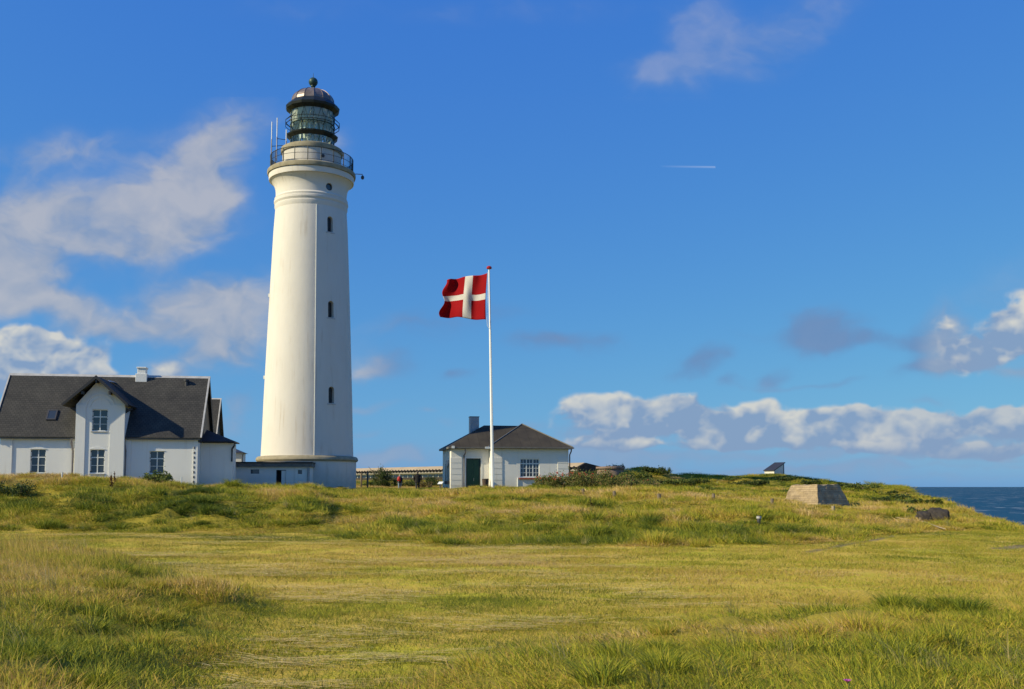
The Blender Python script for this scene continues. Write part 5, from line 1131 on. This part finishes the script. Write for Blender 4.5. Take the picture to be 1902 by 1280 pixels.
# ---------------------------------------------------------------- plants
def leaf_mat(name, stops, rough=.65, trans=.3, inst=None, up=0.0):
    m, nt, b = new_mat(name); L = nt.links; g = nt.nodes.new('ShaderNodeNewGeometry')
    fac = g.outputs['Random Per Island']
    if inst:
        at = nt.nodes.new('ShaderNodeAttribute'); at.attribute_type = 'INSTANCER'; at.attribute_name = inst
        k = nt.nodes.new('ShaderNodeMath'); k.operation = 'MULTIPLY_ADD'; L.new(fac, k.inputs[0]); k.inputs[1].default_value = .55; L.new(at.outputs['Fac'], k.inputs[2])
        k2 = nt.nodes.new('ShaderNodeMath'); k2.operation = 'SUBTRACT'; k2.use_clamp = True; L.new(k.outputs[0], k2.inputs[0]); k2.inputs[1].default_value = .275; fac = k2.outputs[0]
    r = ramp(nt, fac, stops); L.new(r.outputs[0], b.inputs['Base Color']); b.inputs['Roughness'].default_value = rough; b.inputs['Specular IOR Level'].default_value = .25
    if up:   # normals bent skyward so leaves and blades take light like open turf
        va = nt.nodes.new('ShaderNodeVectorMath'); va.operation = 'ADD'; L.new(g.outputs['Normal'], va.inputs[0]); va.inputs[1].default_value = (0, 0, up)
        vn = nt.nodes.new('ShaderNodeVectorMath'); vn.operation = 'NORMALIZE'; L.new(va.outputs[0], vn.inputs[0]); L.new(vn.outputs[0], b.inputs['Normal'])
    tl = nt.nodes.new('ShaderNodeBsdfTranslucent'); L.new(r.outputs[0], tl.inputs[0]); mx = nt.nodes.new('ShaderNodeMixShader'); mx.inputs[0].default_value = trans
    L.new(b.outputs[0], mx.inputs[1]); L.new(tl.outputs[0], mx.inputs[2]); L.new(mx.outputs[0], nt.nodes['Material Output'].inputs[0]); return m
def np_mesh(name, v, f4, mat, smooth=False):
    me = bpy.data.meshes.new(name); n = len(f4); me.vertices.add(len(v)); me.vertices.foreach_set('co', np.ascontiguousarray(v, dtype=np.float32).ravel())
    me.loops.add(n*4); me.loops.foreach_set('vertex_index', np.ascontiguousarray(f4, dtype=np.int32).ravel()); me.polygons.add(n)
    me.polygons.foreach_set('loop_start', np.arange(n)*4); me.polygons.foreach_set('loop_total', np.full(n,4)); me.update(calc_edges=True); me.materials.append(mat); return me
def blades(base, hgt, wid, yaw, lean, curl, seg=3, flat=0.0):
    """many grass blades as tapering strips; lean = (x, y) tip offset, curl bends the upper part"""
    n = len(hgt); ts = np.linspace(0, 1, seg+1); side = np.stack([np.cos(yaw), np.sin(yaw), np.zeros(n)], 1); V = []
    for t in ts:
        c = base.copy(); off = (t**(1.3+curl))[:, None] if hasattr(curl, '__len__') else t**(1.3+curl)
        c[:, :2] += lean * off; up = hgt * (t - flat * t*t)
        c[:, 2] += up; w = (wid * (1 - t)**.7 + wid*.06)[:, None] * .5
        V.append(c - side*w); V.append(c + side*w)
    V = np.stack(V, 1); k = 2*(seg+1); Fs = []
    b = (np.arange(n)*k)[:, None]
    for i in range(seg): Fs.append(b + np.array([2*i, 2*i+1, 2*i+3, 2*i+2]))
    return V.reshape(-1, 3), np.concatenate(Fs, 1).reshape(-1, 4)
SRC = bpy.data.collections.new('plant_sources')       # holds tuft shapes only, not linked to the scene
def tuft_set(name, n, fn, mat):
    c = bpy.data.collections.new(name)
    for i in range(n):
        v, f = fn(i); o = bpy.data.objects.new(f'{name}_{i:02d}', np_mesh(name, v, f, mat)); c.objects.link(o)
    return c
def scatter(name, label, pts, scl, rot, idx, dry, coll):
    me = bpy.data.meshes.new(name); n = len(pts); me.vertices.add(n); me.vertices.foreach_set('co', np.ascontiguousarray(pts, dtype=np.float32).ravel())
    for nm, ty, dat in (('sc','FLOAT_VECTOR',scl),('ro','FLOAT_VECTOR',rot)): me.attributes.new(nm, ty, 'POINT').data.foreach_set('vector', np.ascontiguousarray(dat, dtype=np.float32).ravel())
    me.attributes.new('ix','INT','POINT').data.foreach_set('value', np.ascontiguousarray(idx, dtype=np.int32)); me.attributes.new('dry','FLOAT','POINT').data.foreach_set('value', np.ascontiguousarray(dry, dtype=np.float32))
    o = bpy.data.objects.new(name, me); col.objects.link(o); g = bpy.data.node_groups.new(name, 'GeometryNodeTree')
    g.interface.new_socket('Geometry', in_out='INPUT', socket_type='NodeSocketGeometry'); g.interface.new_socket('Geometry', in_out='OUTPUT', socket_type='NodeSocketGeometry')
    N = g.nodes; L = g.links; gi = N.new('NodeGroupInput'); go = N.new('NodeGroupOutput'); ip = N.new('GeometryNodeInstanceOnPoints'); ci = N.new('GeometryNodeCollectionInfo')
    ci.inputs['Collection'].default_value = coll; ci.inputs['Separate Children'].default_value = True; ci.inputs['Reset Children'].default_value = True
    def na(nm, ty):
        a = N.new('GeometryNodeInputNamedAttribute'); a.data_type = ty; a.inputs['Name'].default_value = nm; return a.outputs[0]
    L.new(gi.outputs[0], ip.inputs['Points']); L.new(ci.outputs[0], ip.inputs['Instance']); ip.inputs['Pick Instance'].default_value = True
    L.new(na('ix','INT'), ip.inputs['Instance Index']); L.new(na('ro','FLOAT_VECTOR'), ip.inputs['Rotation']); L.new(na('sc','FLOAT_VECTOR'), ip.inputs['Scale']); L.new(ip.outputs[0], go.inputs[0])
    md = o.modifiers.new('scatter','NODES'); md.node_group = g; tag(o, label, None, None, 'stuff'); return o
GRASS = [(0,(.055,.090,.008)),(.22,(.175,.210,.012)),(.45,(.380,.365,.021)),(.66,(.52,.365,.060)),(.84,(.46,.29,.085)),(1,(.70,.52,.22))]
m_long = leaf_mat('long_grass_blade', GRASS, trans=.30, inst='dry', up=.45); m_short = leaf_mat('lawn_blade', GRASS, trans=.25, inst='dry', up=1.6)
m_marram = leaf_mat('marram_blade', [(0,(.10,.13,.03)),(.5,(.24,.23,.07)),(1,(.52,.42,.18))], trans=.3, inst='dry'); m_hay = leaf_mat('dry_hay', [(0,(.60,.44,.14)),(1,(.85,.68,.30))], trans=.2, up=1.0)
def f_short(i):
    n = 150; r = .42*np.sqrt(rng.random(n)); a = rng.random(n)*6.283; b = np.stack([r*np.cos(a), r*np.sin(a), np.full(n,-.01)],1); h = rng.uniform(.012,.05,n); ya = rng.random(n)*3.14
    ln = np.stack([rng.normal(-.012,.03,n), rng.normal(0,.03,n)],1); return blades(b,h,rng.uniform(.004,.008,n),ya,ln,.2,2)
def f_long(i):
    n = 150; r = .30*np.sqrt(rng.random(n)); a = rng.random(n)*6.283; b = np.stack([r*np.cos(a), r*np.sin(a), np.full(n,-.03)],1); h = rng.uniform(.06,.24,n)*(1-.3*(r/.3)**2); ya = rng.random(n)*3.14
    ln = np.stack([rng.normal(-.05,.09,n), rng.normal(0,.08,n)],1) * (h/.28)[:,None] + b[:,:2]*.25; v, f = blades(b,h,rng.uniform(.005,.010,n),ya,ln,.4,3,.12)
    # a few seed stalks
    m_ = 7; r = .22*np.sqrt(rng.random(m_)); a = rng.random(m_)*6.283; b = np.stack([r*np.cos(a), r*np.sin(a), np.full(m_,0.)],1); v2, f2 = blades(b,rng.uniform(.24,.42,m_),np.full(m_,.004),rng.random(m_)*3.14,np.stack([rng.normal(-.08,.06,m_),rng.normal(0,.05,m_)],1),.6,3)
    return np.concatenate([v,v2]), np.concatenate([f,f2+len(v)])
def f_far(i):
    n = 130; r = .50*np.sqrt(rng.random(n)); a = rng.random(n)*6.283; b = np.stack([r*np.cos(a), r*np.sin(a), np.full(n,-.05)],1); h = rng.uniform(.10,.30,n)*(1-.4*(r/.5)**2); ya = rng.random(n)*3.14
    ln = np.stack([rng.normal(-.06,.10,n), rng.normal(0,.09,n)],1) + b[:,:2]*.2; return blades(b,h,rng.uniform(.012,.024,n),ya,ln,.4,2,.1)
def f_marram(i):
    n = 26; r = .08*np.sqrt(rng.random(n)); a = rng.random(n)*6.283; b = np.stack([r*np.cos(a), r*np.sin(a), np.full(n,-.03)],1); h = rng.uniform(.22,.62,n); ya = rng.random(n)*3.14
    ln = np.stack([rng.normal(-.22,.20,n), rng.normal(-.02,.16,n)],1); return blades(b,h,rng.uniform(.004,.007,n),ya,ln,.9,5,.35)
def f_tuss(i):
    n = 340; r = .26*np.sqrt(rng.random(n)); a = rng.random(n)*6.283; b = np.stack([r*np.cos(a), r*np.sin(a), np.full(n,-.05)],1); h = rng.uniform(.20,.48,n); ya = rng.random(n)*3.14
    ln = b[:,:2]*rng.uniform(.6,1.5,n)[:,None] + np.stack([rng.normal(-.06,.08,n), rng.normal(0,.08,n)],1); return blades(b,h,rng.uniform(.010,.020,n),ya,ln,.6,3,.25)
def f_hay(i):
    n = 34; b = np.stack([rng.normal(0,.30,n), rng.normal(0,.05,n), rng.uniform(.03,.07,n)],1); h = rng.uniform(.0,.03,n); ya = rng.uniform(1.2,1.9,n)
    ln = np.stack([rng.normal(0,.20,n), rng.normal(0,.05,n)],1); return blades(b,h,rng.uniform(.007,.014,n),ya,ln,.1,3,.5)
C_short = tuft_set('lawn_tuft', 10, f_short, m_short); C_long = tuft_set('grass_tuft', 14, f_long, m_long); C_far = tuft_set('rough_tuft', 12, f_far, m_long); C_mar = tuft_set('marram_tuft', 8, f_marram, m_marram); C_tus = tuft_set('tussock', 8, lambda i: f_tuss(i), m_long); C_hay = tuft_set('hay_wisp', 8, f_hay, m_hay)

def sample(d0, d1, dens, half=.64):
    n = int(dens * (half * (d1**2 - d0**2) + 8*(d1 - d0)) * 1.02); Y = np.sqrt(rng.uniform(d0**2, d1**2, n)) if d1 > 60 else None
    if Y is None:   # even cover of a trapezium four metres wider than the view on each side
        ys = np.linspace(d0, d1, 400); w = np.cumsum(half*ys + 4); Y = np.interp(rng.random(n)*w[-1], w, ys)
    X = rng.uniform(-1, 1, n) * (half*Y + 4); return X, Y
BUILT = [(-37.5,73,-22,80,R(9))]
def keep_out(X, Y):
    """True where a building or the plinth stands"""
    k = np.hypot(X-TB.x, Y-TB.y) < tr(92,880)
    for (ox, oy, th, u0, u1, v0, v1) in KO:
        c, s = math.cos(th), math.sin(th); u = (X-ox)*c + (Y-oy)*s; v = -(X-ox)*s + (Y-oy)*c
        k |= (u > u0) & (u < u1) & (v > v0) & (v < v1)
    return k
KO = []
for o in bpy.data.objects:
    if o.type == 'EMPTY' and o.name in ('keepers_house','watch_house','flat_roofed_outbuilding','concrete_block','lookout_shed'):
        bpy.context.view_layer.update()
        xs = []
        for ch in o.children_recursive:
            if ch.type == 'MESH' and ('wall' in ch.name or 'block' in ch.name): xs += [(ch.matrix_local if False else Matrix()) @ Vector(c) for c in ch.bound_box]
        g_ = .55 if o.name == 'concrete_block' else 0
        KO.append((o.location.x, o.location.y, o.rotation_euler.z, min(p.x for p in xs)-g_, max(p.x for p in xs)+g_, min(p.y for p in xs)-g_, max(p.y for p in xs)))
def dryness(X, Y, b, l, r):
    px = pxof(X, Y); n = fbm(X*.20, Y*.20, 4, 21) - .5; n2 = fbm(X*.9, Y*.9, 3, 23) - .5
    d = .50 + n*1.0 + n2*.95
    # the bank left of the lighthouse: golden top, green foot; lush strip at the foot of the slope
    bank = sstep(px, 640, 540) * sstep(Y, 36, 38)
    d = d + bank * (.14*sstep(Y, 45, 48) - .24*sstep(Y, 46, 42)*sstep(Y, 38, 40))
    lush = sstep(fbm(X*.35, Y*.35, 3, 27), .42, .56) * sstep(b, -.3, .6) * sstep(b, 7, 3.0) * sstep(px, 600, 760) * sstep(px, 1720, 1560)
    d = d - .32*lush
    d = d + .04*sstep(b, 6, 14)*(1-bank) - .10*sstep(px, 1050, 1250)*sstep(Y, 70, 90)
    d = d - .26*sstep(r, .6, 2.6) + .08*sstep(r, -.6, .3)*sstep(r, 1.5, .4)
    L_ = sstep(l, .2, 1.6); d = d*(1-L_) + (.56 + n*.55 + n2*.9)*L_
    d = d + (fbm(X*.07, Y*.07, 2, 29) - .5)*.55*sstep(Y, 36, 50) - .08*sstep(px, 1150, 1300)*sstep(Y, 50, 70)
    return d
def grass():
    # mown meadow
    X1, Y1 = sample(5.0, 16, 18); X2, Y2 = sample(16, 46, 6); X = np.concatenate([X1, X2]); Y = np.concatenate([Y1, Y2]); b, l, r = rough_masks(X, Y)
    ok = (np.maximum(np.maximum(b, l), r) < 1.3) & (path_amount(X, Y) < .4); X, Y, b, l, r = X[ok], Y[ok], b[ok], l[ok], r[ok]; n = len(X); Z = H(X, Y)
    s = rng.uniform(.8, 1.25, n) * np.where(Y > 16, 1.35, 1.0); sz = s * (.6 + 1.1*fbm(X*1.1, Y*1.1, 3, 31))
    dr = .41 + (fbm(X*.25, Y*.25*1.6, 4, 33)-.5)*.9 + (fbm(X*1.1, Y*2.2, 3, 35)-.5)*.5 + .10*sstep(Y, 12, 22)*sstep(Y, 34, 26)
    scatter('lawn_grass', 'short mown yellow green grass of the meadow', np.stack([X,Y,Z],1), np.stack([s,s,sz],1), np.stack([np.zeros(n),np.zeros(n),rng.random(n)*6.28],1), rng.integers(0,10,n), dr, C_short)
    # long grass, near
    X, Y = sample(4.2, 34, 17); b, l, r = rough_masks(X, Y); mxr = np.maximum(np.maximum(b, l), r); ok = (mxr > -.15) & (path_amount(X, Y) < .3)
    ok &= (rng.random(len(X)) < (.62 + 1.0*fbm(X*1.2, Y*1.2, 3, 41)))
    X, Y, b, l, r = X[ok], Y[ok], b[ok], l[ok], r[ok]; n = len(X); Z = H(X, Y); mxr = np.maximum(np.maximum(b, l), r)
    s = rng.uniform(.8, 1.2, n); sz = s * (.25 + 1.05*fbm(X*.8, Y*.8, 3, 43)) * (.45 + .55*sstep(mxr, 0, 1.4)) * np.where(r > 0, .62, .9)
    scatter('long_grass', 'uncut rough grass of the near mounds', np.stack([X,Y,Z],1), np.stack([s,s,sz],1), np.stack([rng.normal(0,.08,n),rng.normal(0,.08,n),rng.normal(0,.6,n)],1), rng.integers(0,14,n), dryness(X,Y,b,l,r), C_long)
    # rough grass farther off
    Xa, Ya = sample(27, 60, 9); Xb, Yb = sample(60, 165, 3.2); X = np.concatenate([Xa, Xb]); Y = np.concatenate([Ya, Yb]); b, l, r = rough_masks(X, Y)
    Z = H(X, Y); ok = (b > 0) & ~keep_out(X, Y) & (Z > -9) & (path_amount(X, Y) < .4) & (rng.random(len(X)) < (.72 + .7*fbm(X*.55, Y*.55, 3, 51))); X, Y, Z, b, l, r = X[ok], Y[ok], Z[ok], b[ok], l[ok], r[ok]; n = len(X)
    s = rng.uniform(.75, 1.3, n) * np.where(Y > 60, 1.45, 1.0); sz = s * (.30 + .95*sstep(fbm(X*.55, Y*.55, 3, 53), .36, .64)) * (.4 + .6*sstep(b, 0, 1.8)) * np.where(Y > 66, .62, 1) * np.where((Y > 84) & (pxof(X, Y) > 640) & (pxof(X, Y) < 830), .28, 1)
    scatter('rough_grass', 'tall rough grass on the banks and dunes', np.stack([X,Y,Z],1), np.stack([s,s,sz],1), np.stack([rng.normal(0,.08,n),rng.normal(0,.08,n),rng.normal(0,.7,n)],1), rng.integers(0,12,n), dryness(X,Y,b,l,r), C_far)
    # tussocks gathered along the banks
    Xa, Ya = sample(6, 26, 2.6); Xb, Yb = sample(26, 100, .95); X = np.concatenate([Xa, Xb]); Y = np.concatenate([Ya, Yb]); b, l, r = rough_masks(X, Y); px = pxof(X, Y); foot = sstep(b, -.2, .6)*sstep(b, 6, 2.5)
    ok = (np.maximum(b, np.maximum(l, r) - .3) > -.1) & ~keep_out(X, Y) & (fbm(X*.42, Y*.42, 3, 63) > .56 - .09*foot - .05*(Y < 26)) & (H(X, Y) > -3); X, Y, b, l, r = X[ok], Y[ok], b[ok], l[ok], r[ok]; n = len(X); Z = H(X, Y); s = rng.uniform(.55, 1.25, n)*np.where(Y > 55, .8, np.where(Y < 26, .52, 1))
    scatter('tussock_grass', 'dense dark tussocks along the banks', np.stack([X,Y,Z],1), np.stack([s,s,s*rng.uniform(.7,1.15,n)],1), np.stack([np.zeros(n),np.zeros(n),rng.random(n)*6.28],1), rng.integers(0,8,n), np.clip(dryness(X,Y,b,l,r)-np.where(Y < 26, .12, .26), .04, .6), C_tus)
    # arching marram leaves
    X, Y = sample(5.5, 50, 2.2); b, l, r = rough_masks(X, Y); ok = (np.maximum(np.maximum(b, l), r) > .3) & (fbm(X*.5, Y*.5, 2, 61) > .50); X, Y = X[ok], Y[ok]; n = len(X); Z = H(X, Y); s = rng.uniform(.55, 1.1, n)
    scatter('marram_grass', 'long arching pale leaves in the rough grass', np.stack([X,Y,Z],1), np.stack([s,s,s],1), np.stack([np.zeros(n),np.zeros(n),rng.normal(0,.9,n)],1), rng.integers(0,8,n), rng.uniform(.1,1,n), C_mar)
    # wisps of cut hay
    X, Y = sample(8, 36, 9); b, l, r = rough_masks(X, Y); px = pxof(X, Y)
    ok = (np.maximum(np.maximum(b, l), r) < -.2) & (fbm(X*.35, Y*1.1, 3, 71) > .525) & (rng.random(len(X)) < .15 + .85*sstep(px, 1350, 900)); X, Y = X[ok], Y[ok]; n = len(X); Z = H(X, Y); s = rng.uniform(.5, 1.2, n)
    scatter('cut_hay', 'wisps of dry cut hay lying on the mown meadow', np.stack([X,Y,Z],1), np.stack([s,s,s],1), np.stack([np.zeros(n),np.zeros(n),rng.normal(0,.35,n)],1), rng.integers(0,8,n), np.full(n,.5), C_hay)
grass()

# ---------------------------------------------------------------- shrubs and single plants
def crown_mesh(blobs, n, size, mat, seed, clumps=40, lean=(0,0)):
    g = np.random.default_rng(seed); V = []; vol = np.array([b[3]*b[4]*b[5] for b in blobs]); vol = vol/vol.sum()
    P0 = []
    for (x, y, z, rx, ry, rz), w in zip(blobs, vol):
        nc = max(4, int(clumps*w)); cd = g.normal(size=(nc,3)); cd /= np.linalg.norm(cd,axis=1)[:,None]; cr = g.uniform(.45,1.0,nc)[:,None]; cc = cd*cr*np.array([rx,ry,rz]) + np.array([x,y,z])
        k = int(n*w); pick = g.integers(0,nc,k); sp = .30*min(rx,ry,rz)*g.uniform(.6,1.3,nc)[pick][:,None]; P0.append(cc[pick] + g.normal(size=(k,3))*sp)
    P0 = np.concatenate(P0); P0 = P0[P0[:,2] > .02]; n = len(P0); a = g.normal(size=(n,3)); a /= np.linalg.norm(a,axis=1)[:,None]; b = g.normal(size=(n,3)); b -= a*(a*b).sum(1)[:,None]; b /= np.linalg.norm(b,axis=1)[:,None]
    L_ = (size*g.uniform(.6,1.4,n))[:,None]; w = L_*.5
    Q = np.stack([P0 - a*L_, P0 + b*w, P0 + a*L_, P0 - b*w], 1).reshape(-1,3); f = np.arange(n*4).reshape(-1,4); return np_mesh('crown', Q, f, mat)
GREEN_D = leaf_mat('dark_shrub_leaf', [(0,(.016,.034,.008)),(.5,(.045,.072,.012)),(1,(.10,.12,.02))], up=.4); GREEN_M = leaf_mat('shrub_leaf', [(0,(.035,.065,.012)),(.6,(.10,.135,.02)),(1,(.19,.20,.035))], up=.5)
ROSE = leaf_mat('rose_leaf', [(0,(.045,.075,.014)),(.55,(.13,.15,.028)),(.85,(.22,.20,.05)),(.94,(.28,.18,.08)),(1,(.33,.15,.08))], up=.5); BROWN = leaf_mat('brown_shrub_leaf', [(0,(.06,.05,.015)),(.5,(.12,.085,.03)),(1,(.20,.15,.05))]); HIP = plain('rose_hip_red', (.42,.06,.02), .4)
DOCK = leaf_mat('rust_seed', [(0,(.055,.018,.010)),(1,(.13,.045,.02))])
def shrub(name, label, cat, px, py, d, blobs, n, size, mat, group=None, stems=6, seed=1, hips=0, clumps=40):
    b = P(px, py, d); b.z = h1(b.x, b.y); t = thing(name, label, cat, b, 0, group)
    me = crown_mesh(blobs, n, size, mat, seed, clumps); o = bpy.data.objects.new('crown', me); col.objects.link(o); o.parent = t
    m = MB(); g = random.Random(seed)
    for k in range(stems):
        bl = g.choice(blobs); m.tube([(bl[0]*.4+g.uniform(-.1,.1), bl[1]*.4, -.1), (bl[0]*.8, bl[1]*.8, bl[2]*.5), (bl[0]+g.uniform(-.3,.3)*bl[3], bl[1]+g.uniform(-.3,.3)*bl[4], bl[2]+bl[5]*.6)], [.04,.028,.012], 5)
    m.build('stem', M['wood'], t)
    if hips:
        h = MB(); 
        for k in range(hips):
            bl = g.choice(blobs); q = g.uniform(0,6.28); e = g.uniform(.2,1.2); c = Vector((bl[0]+bl[3]*math.cos(q)*math.sin(e)*1.05, bl[1]-abs(bl[4]*math.sin(q)*math.sin(e))*1.05, bl[2]+bl[5]*math.cos(e)*1.02)); r = g.uniform(.03,.055)
            h.lathe([(r*.2,c.z-r),(r,c.z-r*.3),(r,c.z+r*.3),(r*.2,c.z+r)],6,c=(c.x,c.y))
        h.build_each('rose_hip', HIP, t)
    return t
def plants():
    g = 'rose bushes right of the small building'
    specs = [(1018,912,79,.85,1.05,'low rose bush with reddish hips at the corner below the small building window'),(1055,912,78.5,1.3,1.45,'rose bush thick with red hips right of the small building'),(1100,914,78,1.4,1.4,'rose bush with pink and yellowing leaves in the middle of the row'),(1148,916,77,1.3,1.25,'rose bush paler and lower towards the right of the row'),(1190,918,75,1.2,.8,'low greyish end bush of the rose row')]
    for i, (px, py, d, w, h, lab) in enumerate(specs):
        rnd = random.Random(i+5); bl = [(w*(-.85 + 1.7*k/6) + rnd.uniform(-.12,.12), rnd.uniform(-.6,.6), h*rnd.uniform(.3,.5), w*.42, .8, h*rnd.uniform(.42,.55)) for k in range(7)]
        shrub('rose_bush', lab, 'bush', px, py, d, bl, 5200, .055, ROSE, g, 8, 20+i, 20 if i < 3 else 6, 120)
    def clump(name, lab, px, py, d, w, h, mat, seed, n=2600, size=.07, dep=1.0, group=None, cat='bush'):
        rnd = random.Random(seed); bl = [(rnd.uniform(-w,w)*.75, rnd.uniform(-dep,dep)*.5, h*rnd.uniform(.2,.5), w*rnd.uniform(.3,.5), dep*.6, h*rnd.uniform(.4,.6)) for _ in range(7)]
        return shrub(name, lab, cat, px, py, d, bl, n, size, mat, group, 6, seed, 0, 70)
    clump('dark_bush', 'dark green bush between the small building and the curved bunker', 1082, 893, 93, 1.7, 1.3, GREEN_D, 61)
    clump('bush', 'rounded green bush covering the right side of the curved bunker', 1178, 893, 95, 1.6, .6, GREEN_M, 62, 3600)
    clump('bush', 'broad dark green bush on the crest of the mound', 1215, 890, 98, 1.9, .6, GREEN_D, 63, 4000)
    clump('bush', 'small dark bush growing on top of the curved bunker roof', 1140, 868, 103, 1.0, .6, GREEN_D, 64, 1600)
    clump('low_hedge', 'left length of the dark low hedge on the dune slope', 1205, 910, 84, 2.0, .75, GREEN_D, 65, 3600, .06, .7, 'dark low hedge on the dune')
    clump('low_hedge', 'right length of the dark low hedge on the dune slope', 1285, 911, 84, 1.8, .55, GREEN_D, 66, 2600, .06, .6, 'dark low hedge on the dune')
    clump('bush', 'low green bush under the hedge at the right', 1330, 917, 70, 1.4, .45, GREEN_M, 67)
    clump('bush', 'green leafy bush on the bank in front of the house window', 284, 892, 50.5, .95, .55, GREEN_M, 68, 1800, .055)
    clump('bush', 'rusty brown low bush on the bank beside the green one', 318, 894, 50.5, .7, .32, BROWN, 69, 1400, .04)
    clump('bush', 'dark hollow bush at the far left foot of the bank', 18, 948, 43.5, 1.0, .6, GREEN_D, 70, 2000, .05)
    clump('bush', 'brown bush between the man in black and the small building', 792, 904, 112, .75, 1.15, BROWN, 71, 1200, .06)
    clump('hedge', 'clipped green hedge at the left end of the small building', 808, 902, 122, 1.1, 1.1, GREEN_D, 72)
    clump('bush', 'low green bush left of the two walkers', 728, 903, 118, 3.2, .95, GREEN_D, 73, 3600)
    clump('bush', 'green bush right of the lighthouse foot under the tall posts', 690, 905, 120, 2.2, .55, GREEN_M, 74)
    for k, (px, py, w, h) in enumerate(((1262,899,1.2,.4),(1375,902,1.5,.45),(1405,903,1.6,.5),(1352,893,1.3,.4),(1500,899,1.4,.35),(1565,906,1.3,.45),(1600,910,1.5,.5),(1645,922,1.2,.4),(1668,931,1.1,.45),(1690,940,1.0,.45),(1630,934,1.0,.35),(1465,892,1.4,.35),(1700,957,.7,.35),(1722,938,.9,.35))):
        b = hit(px, py, 45); clump('heath_bush', 'low dark heath bush on the seaward dune', px, py, b.y, w, h, GREEN_D if k % 3 else GREEN_M, 130+k, 1500, .07, .8, 'low heath bushes on the seaward dune')
    # windswept tree
    b = P(708, 902, 118); b.z = h1(b.x, b.y); t = thing('windswept_tree', 'small dark windswept tree with bare branches right of the lighthouse', 'tree', b)
    m = MB(); top = P(708,866,118).z - b.z
    m.tube([(0,0,-.2),(.1,0,.5),(0,0,1.1)],[.14,.11,.08],7)
    for e, r in (((-1.5,0,top*.98),.07),((-.4,.1,top*1.0),.05),((.5,0,top*.92),.05),((1.2,.1,top*.6),.05),((.2,-.2,top*1.06),.03),((1.25,0,top*.88),.03)): m.tube([(0,0,.7),(e[0]*.5,e[1]*.5,e[2]*.62),e],[.08,r,.02],6)
    m.build('trunk', M['wood'], t)
    me = crown_mesh([(0,0,top*.62,1.0,.7,top*.30),(.5,0,top*.48,.9,.7,top*.28),(-.1,0,top*.36,1.2,.8,top*.25),(-1.05,0,top*.72,.35,.3,.25),(1.3,0,top*.25,.9,.7,.5),(.1,0,top*.85,.5,.4,.25)], 2600, .075, GREEN_D, 90, 60); o = bpy.data.objects.new('crown', me); col.objects.link(o); o.parent = t
    # docks with rusty seed spikes on the bank
    for px, py0, py1, d, lab in ((206,876,908,46.5,'tall rust brown dock plant on the bank, the taller one'),(212.5,876,897,46.8,'thin rust brown dock plant just right of the taller one'),(1097,926,944,45,'thin reddish dock stalk on the middle slope')):
        b = hit(px, py1, 38); hgt = max(.5, P(px, py0, b.y).z - b.z); t = thing('dock_plant', lab, 'plant', b, 0, 'rusty dock plants')
        m = MB(); m.tube([(0,0,-.1),(.01,0,hgt*.5),(-.02,0,hgt)],[.014,.012,.005],5); m.build('stalk', M['wood'], t)
        w = .085 if px == 206 else .05
        me = crown_mesh([(0,0,hgt*.42,w,w,hgt*.24),(-.01,0,hgt*.78,w*.7,w*.7,hgt*.22),(.02,0,hgt*.2,w*.9,w*.9,hgt*.1)], 320 if px == 206 else 160, .026, DOCK, int(px), 22); o = bpy.data.objects.new('seed_head', me); col.objects.link(o); o.parent = t
    # little flowers in the near grass
    PET = plain('purple_petal', (.40,.05,.36), .6); YEL = plain('yellow_petal', (.60,.42,.03), .6)
    for px, py, mt, lab in ((1574,1271,PET,'single purple flower in the near right grass'),):
        d = 9.0
        for _ in range(14): d = np.clip((CAMZ - h1((px-951)/F*d, d) - .12)*F/(py-HOR), 6, 30)
        b = P(px, py, d); z0 = h1(b.x, b.y); t = thing('flower', lab, 'flower', (b.x, b.y, z0)); hh = max(.16, b.z - z0); m = MB(); m.tube([(0,0,-.02),(.01,0,hh)],.004,5); m.build('stalk', GREEN_M, t)
        m = MB()
        for k in range(9): q = k*.698; m.slab([(0,0,hh),(.018*math.cos(q-.25),.018*math.sin(q-.25),hh+.012),(.024*math.cos(q),.024*math.sin(q),hh+.016),(.018*math.cos(q+.25),.018*math.sin(q+.25),hh+.012)],(0,0,.003))
        m.build('petals', mt, t)
plants()
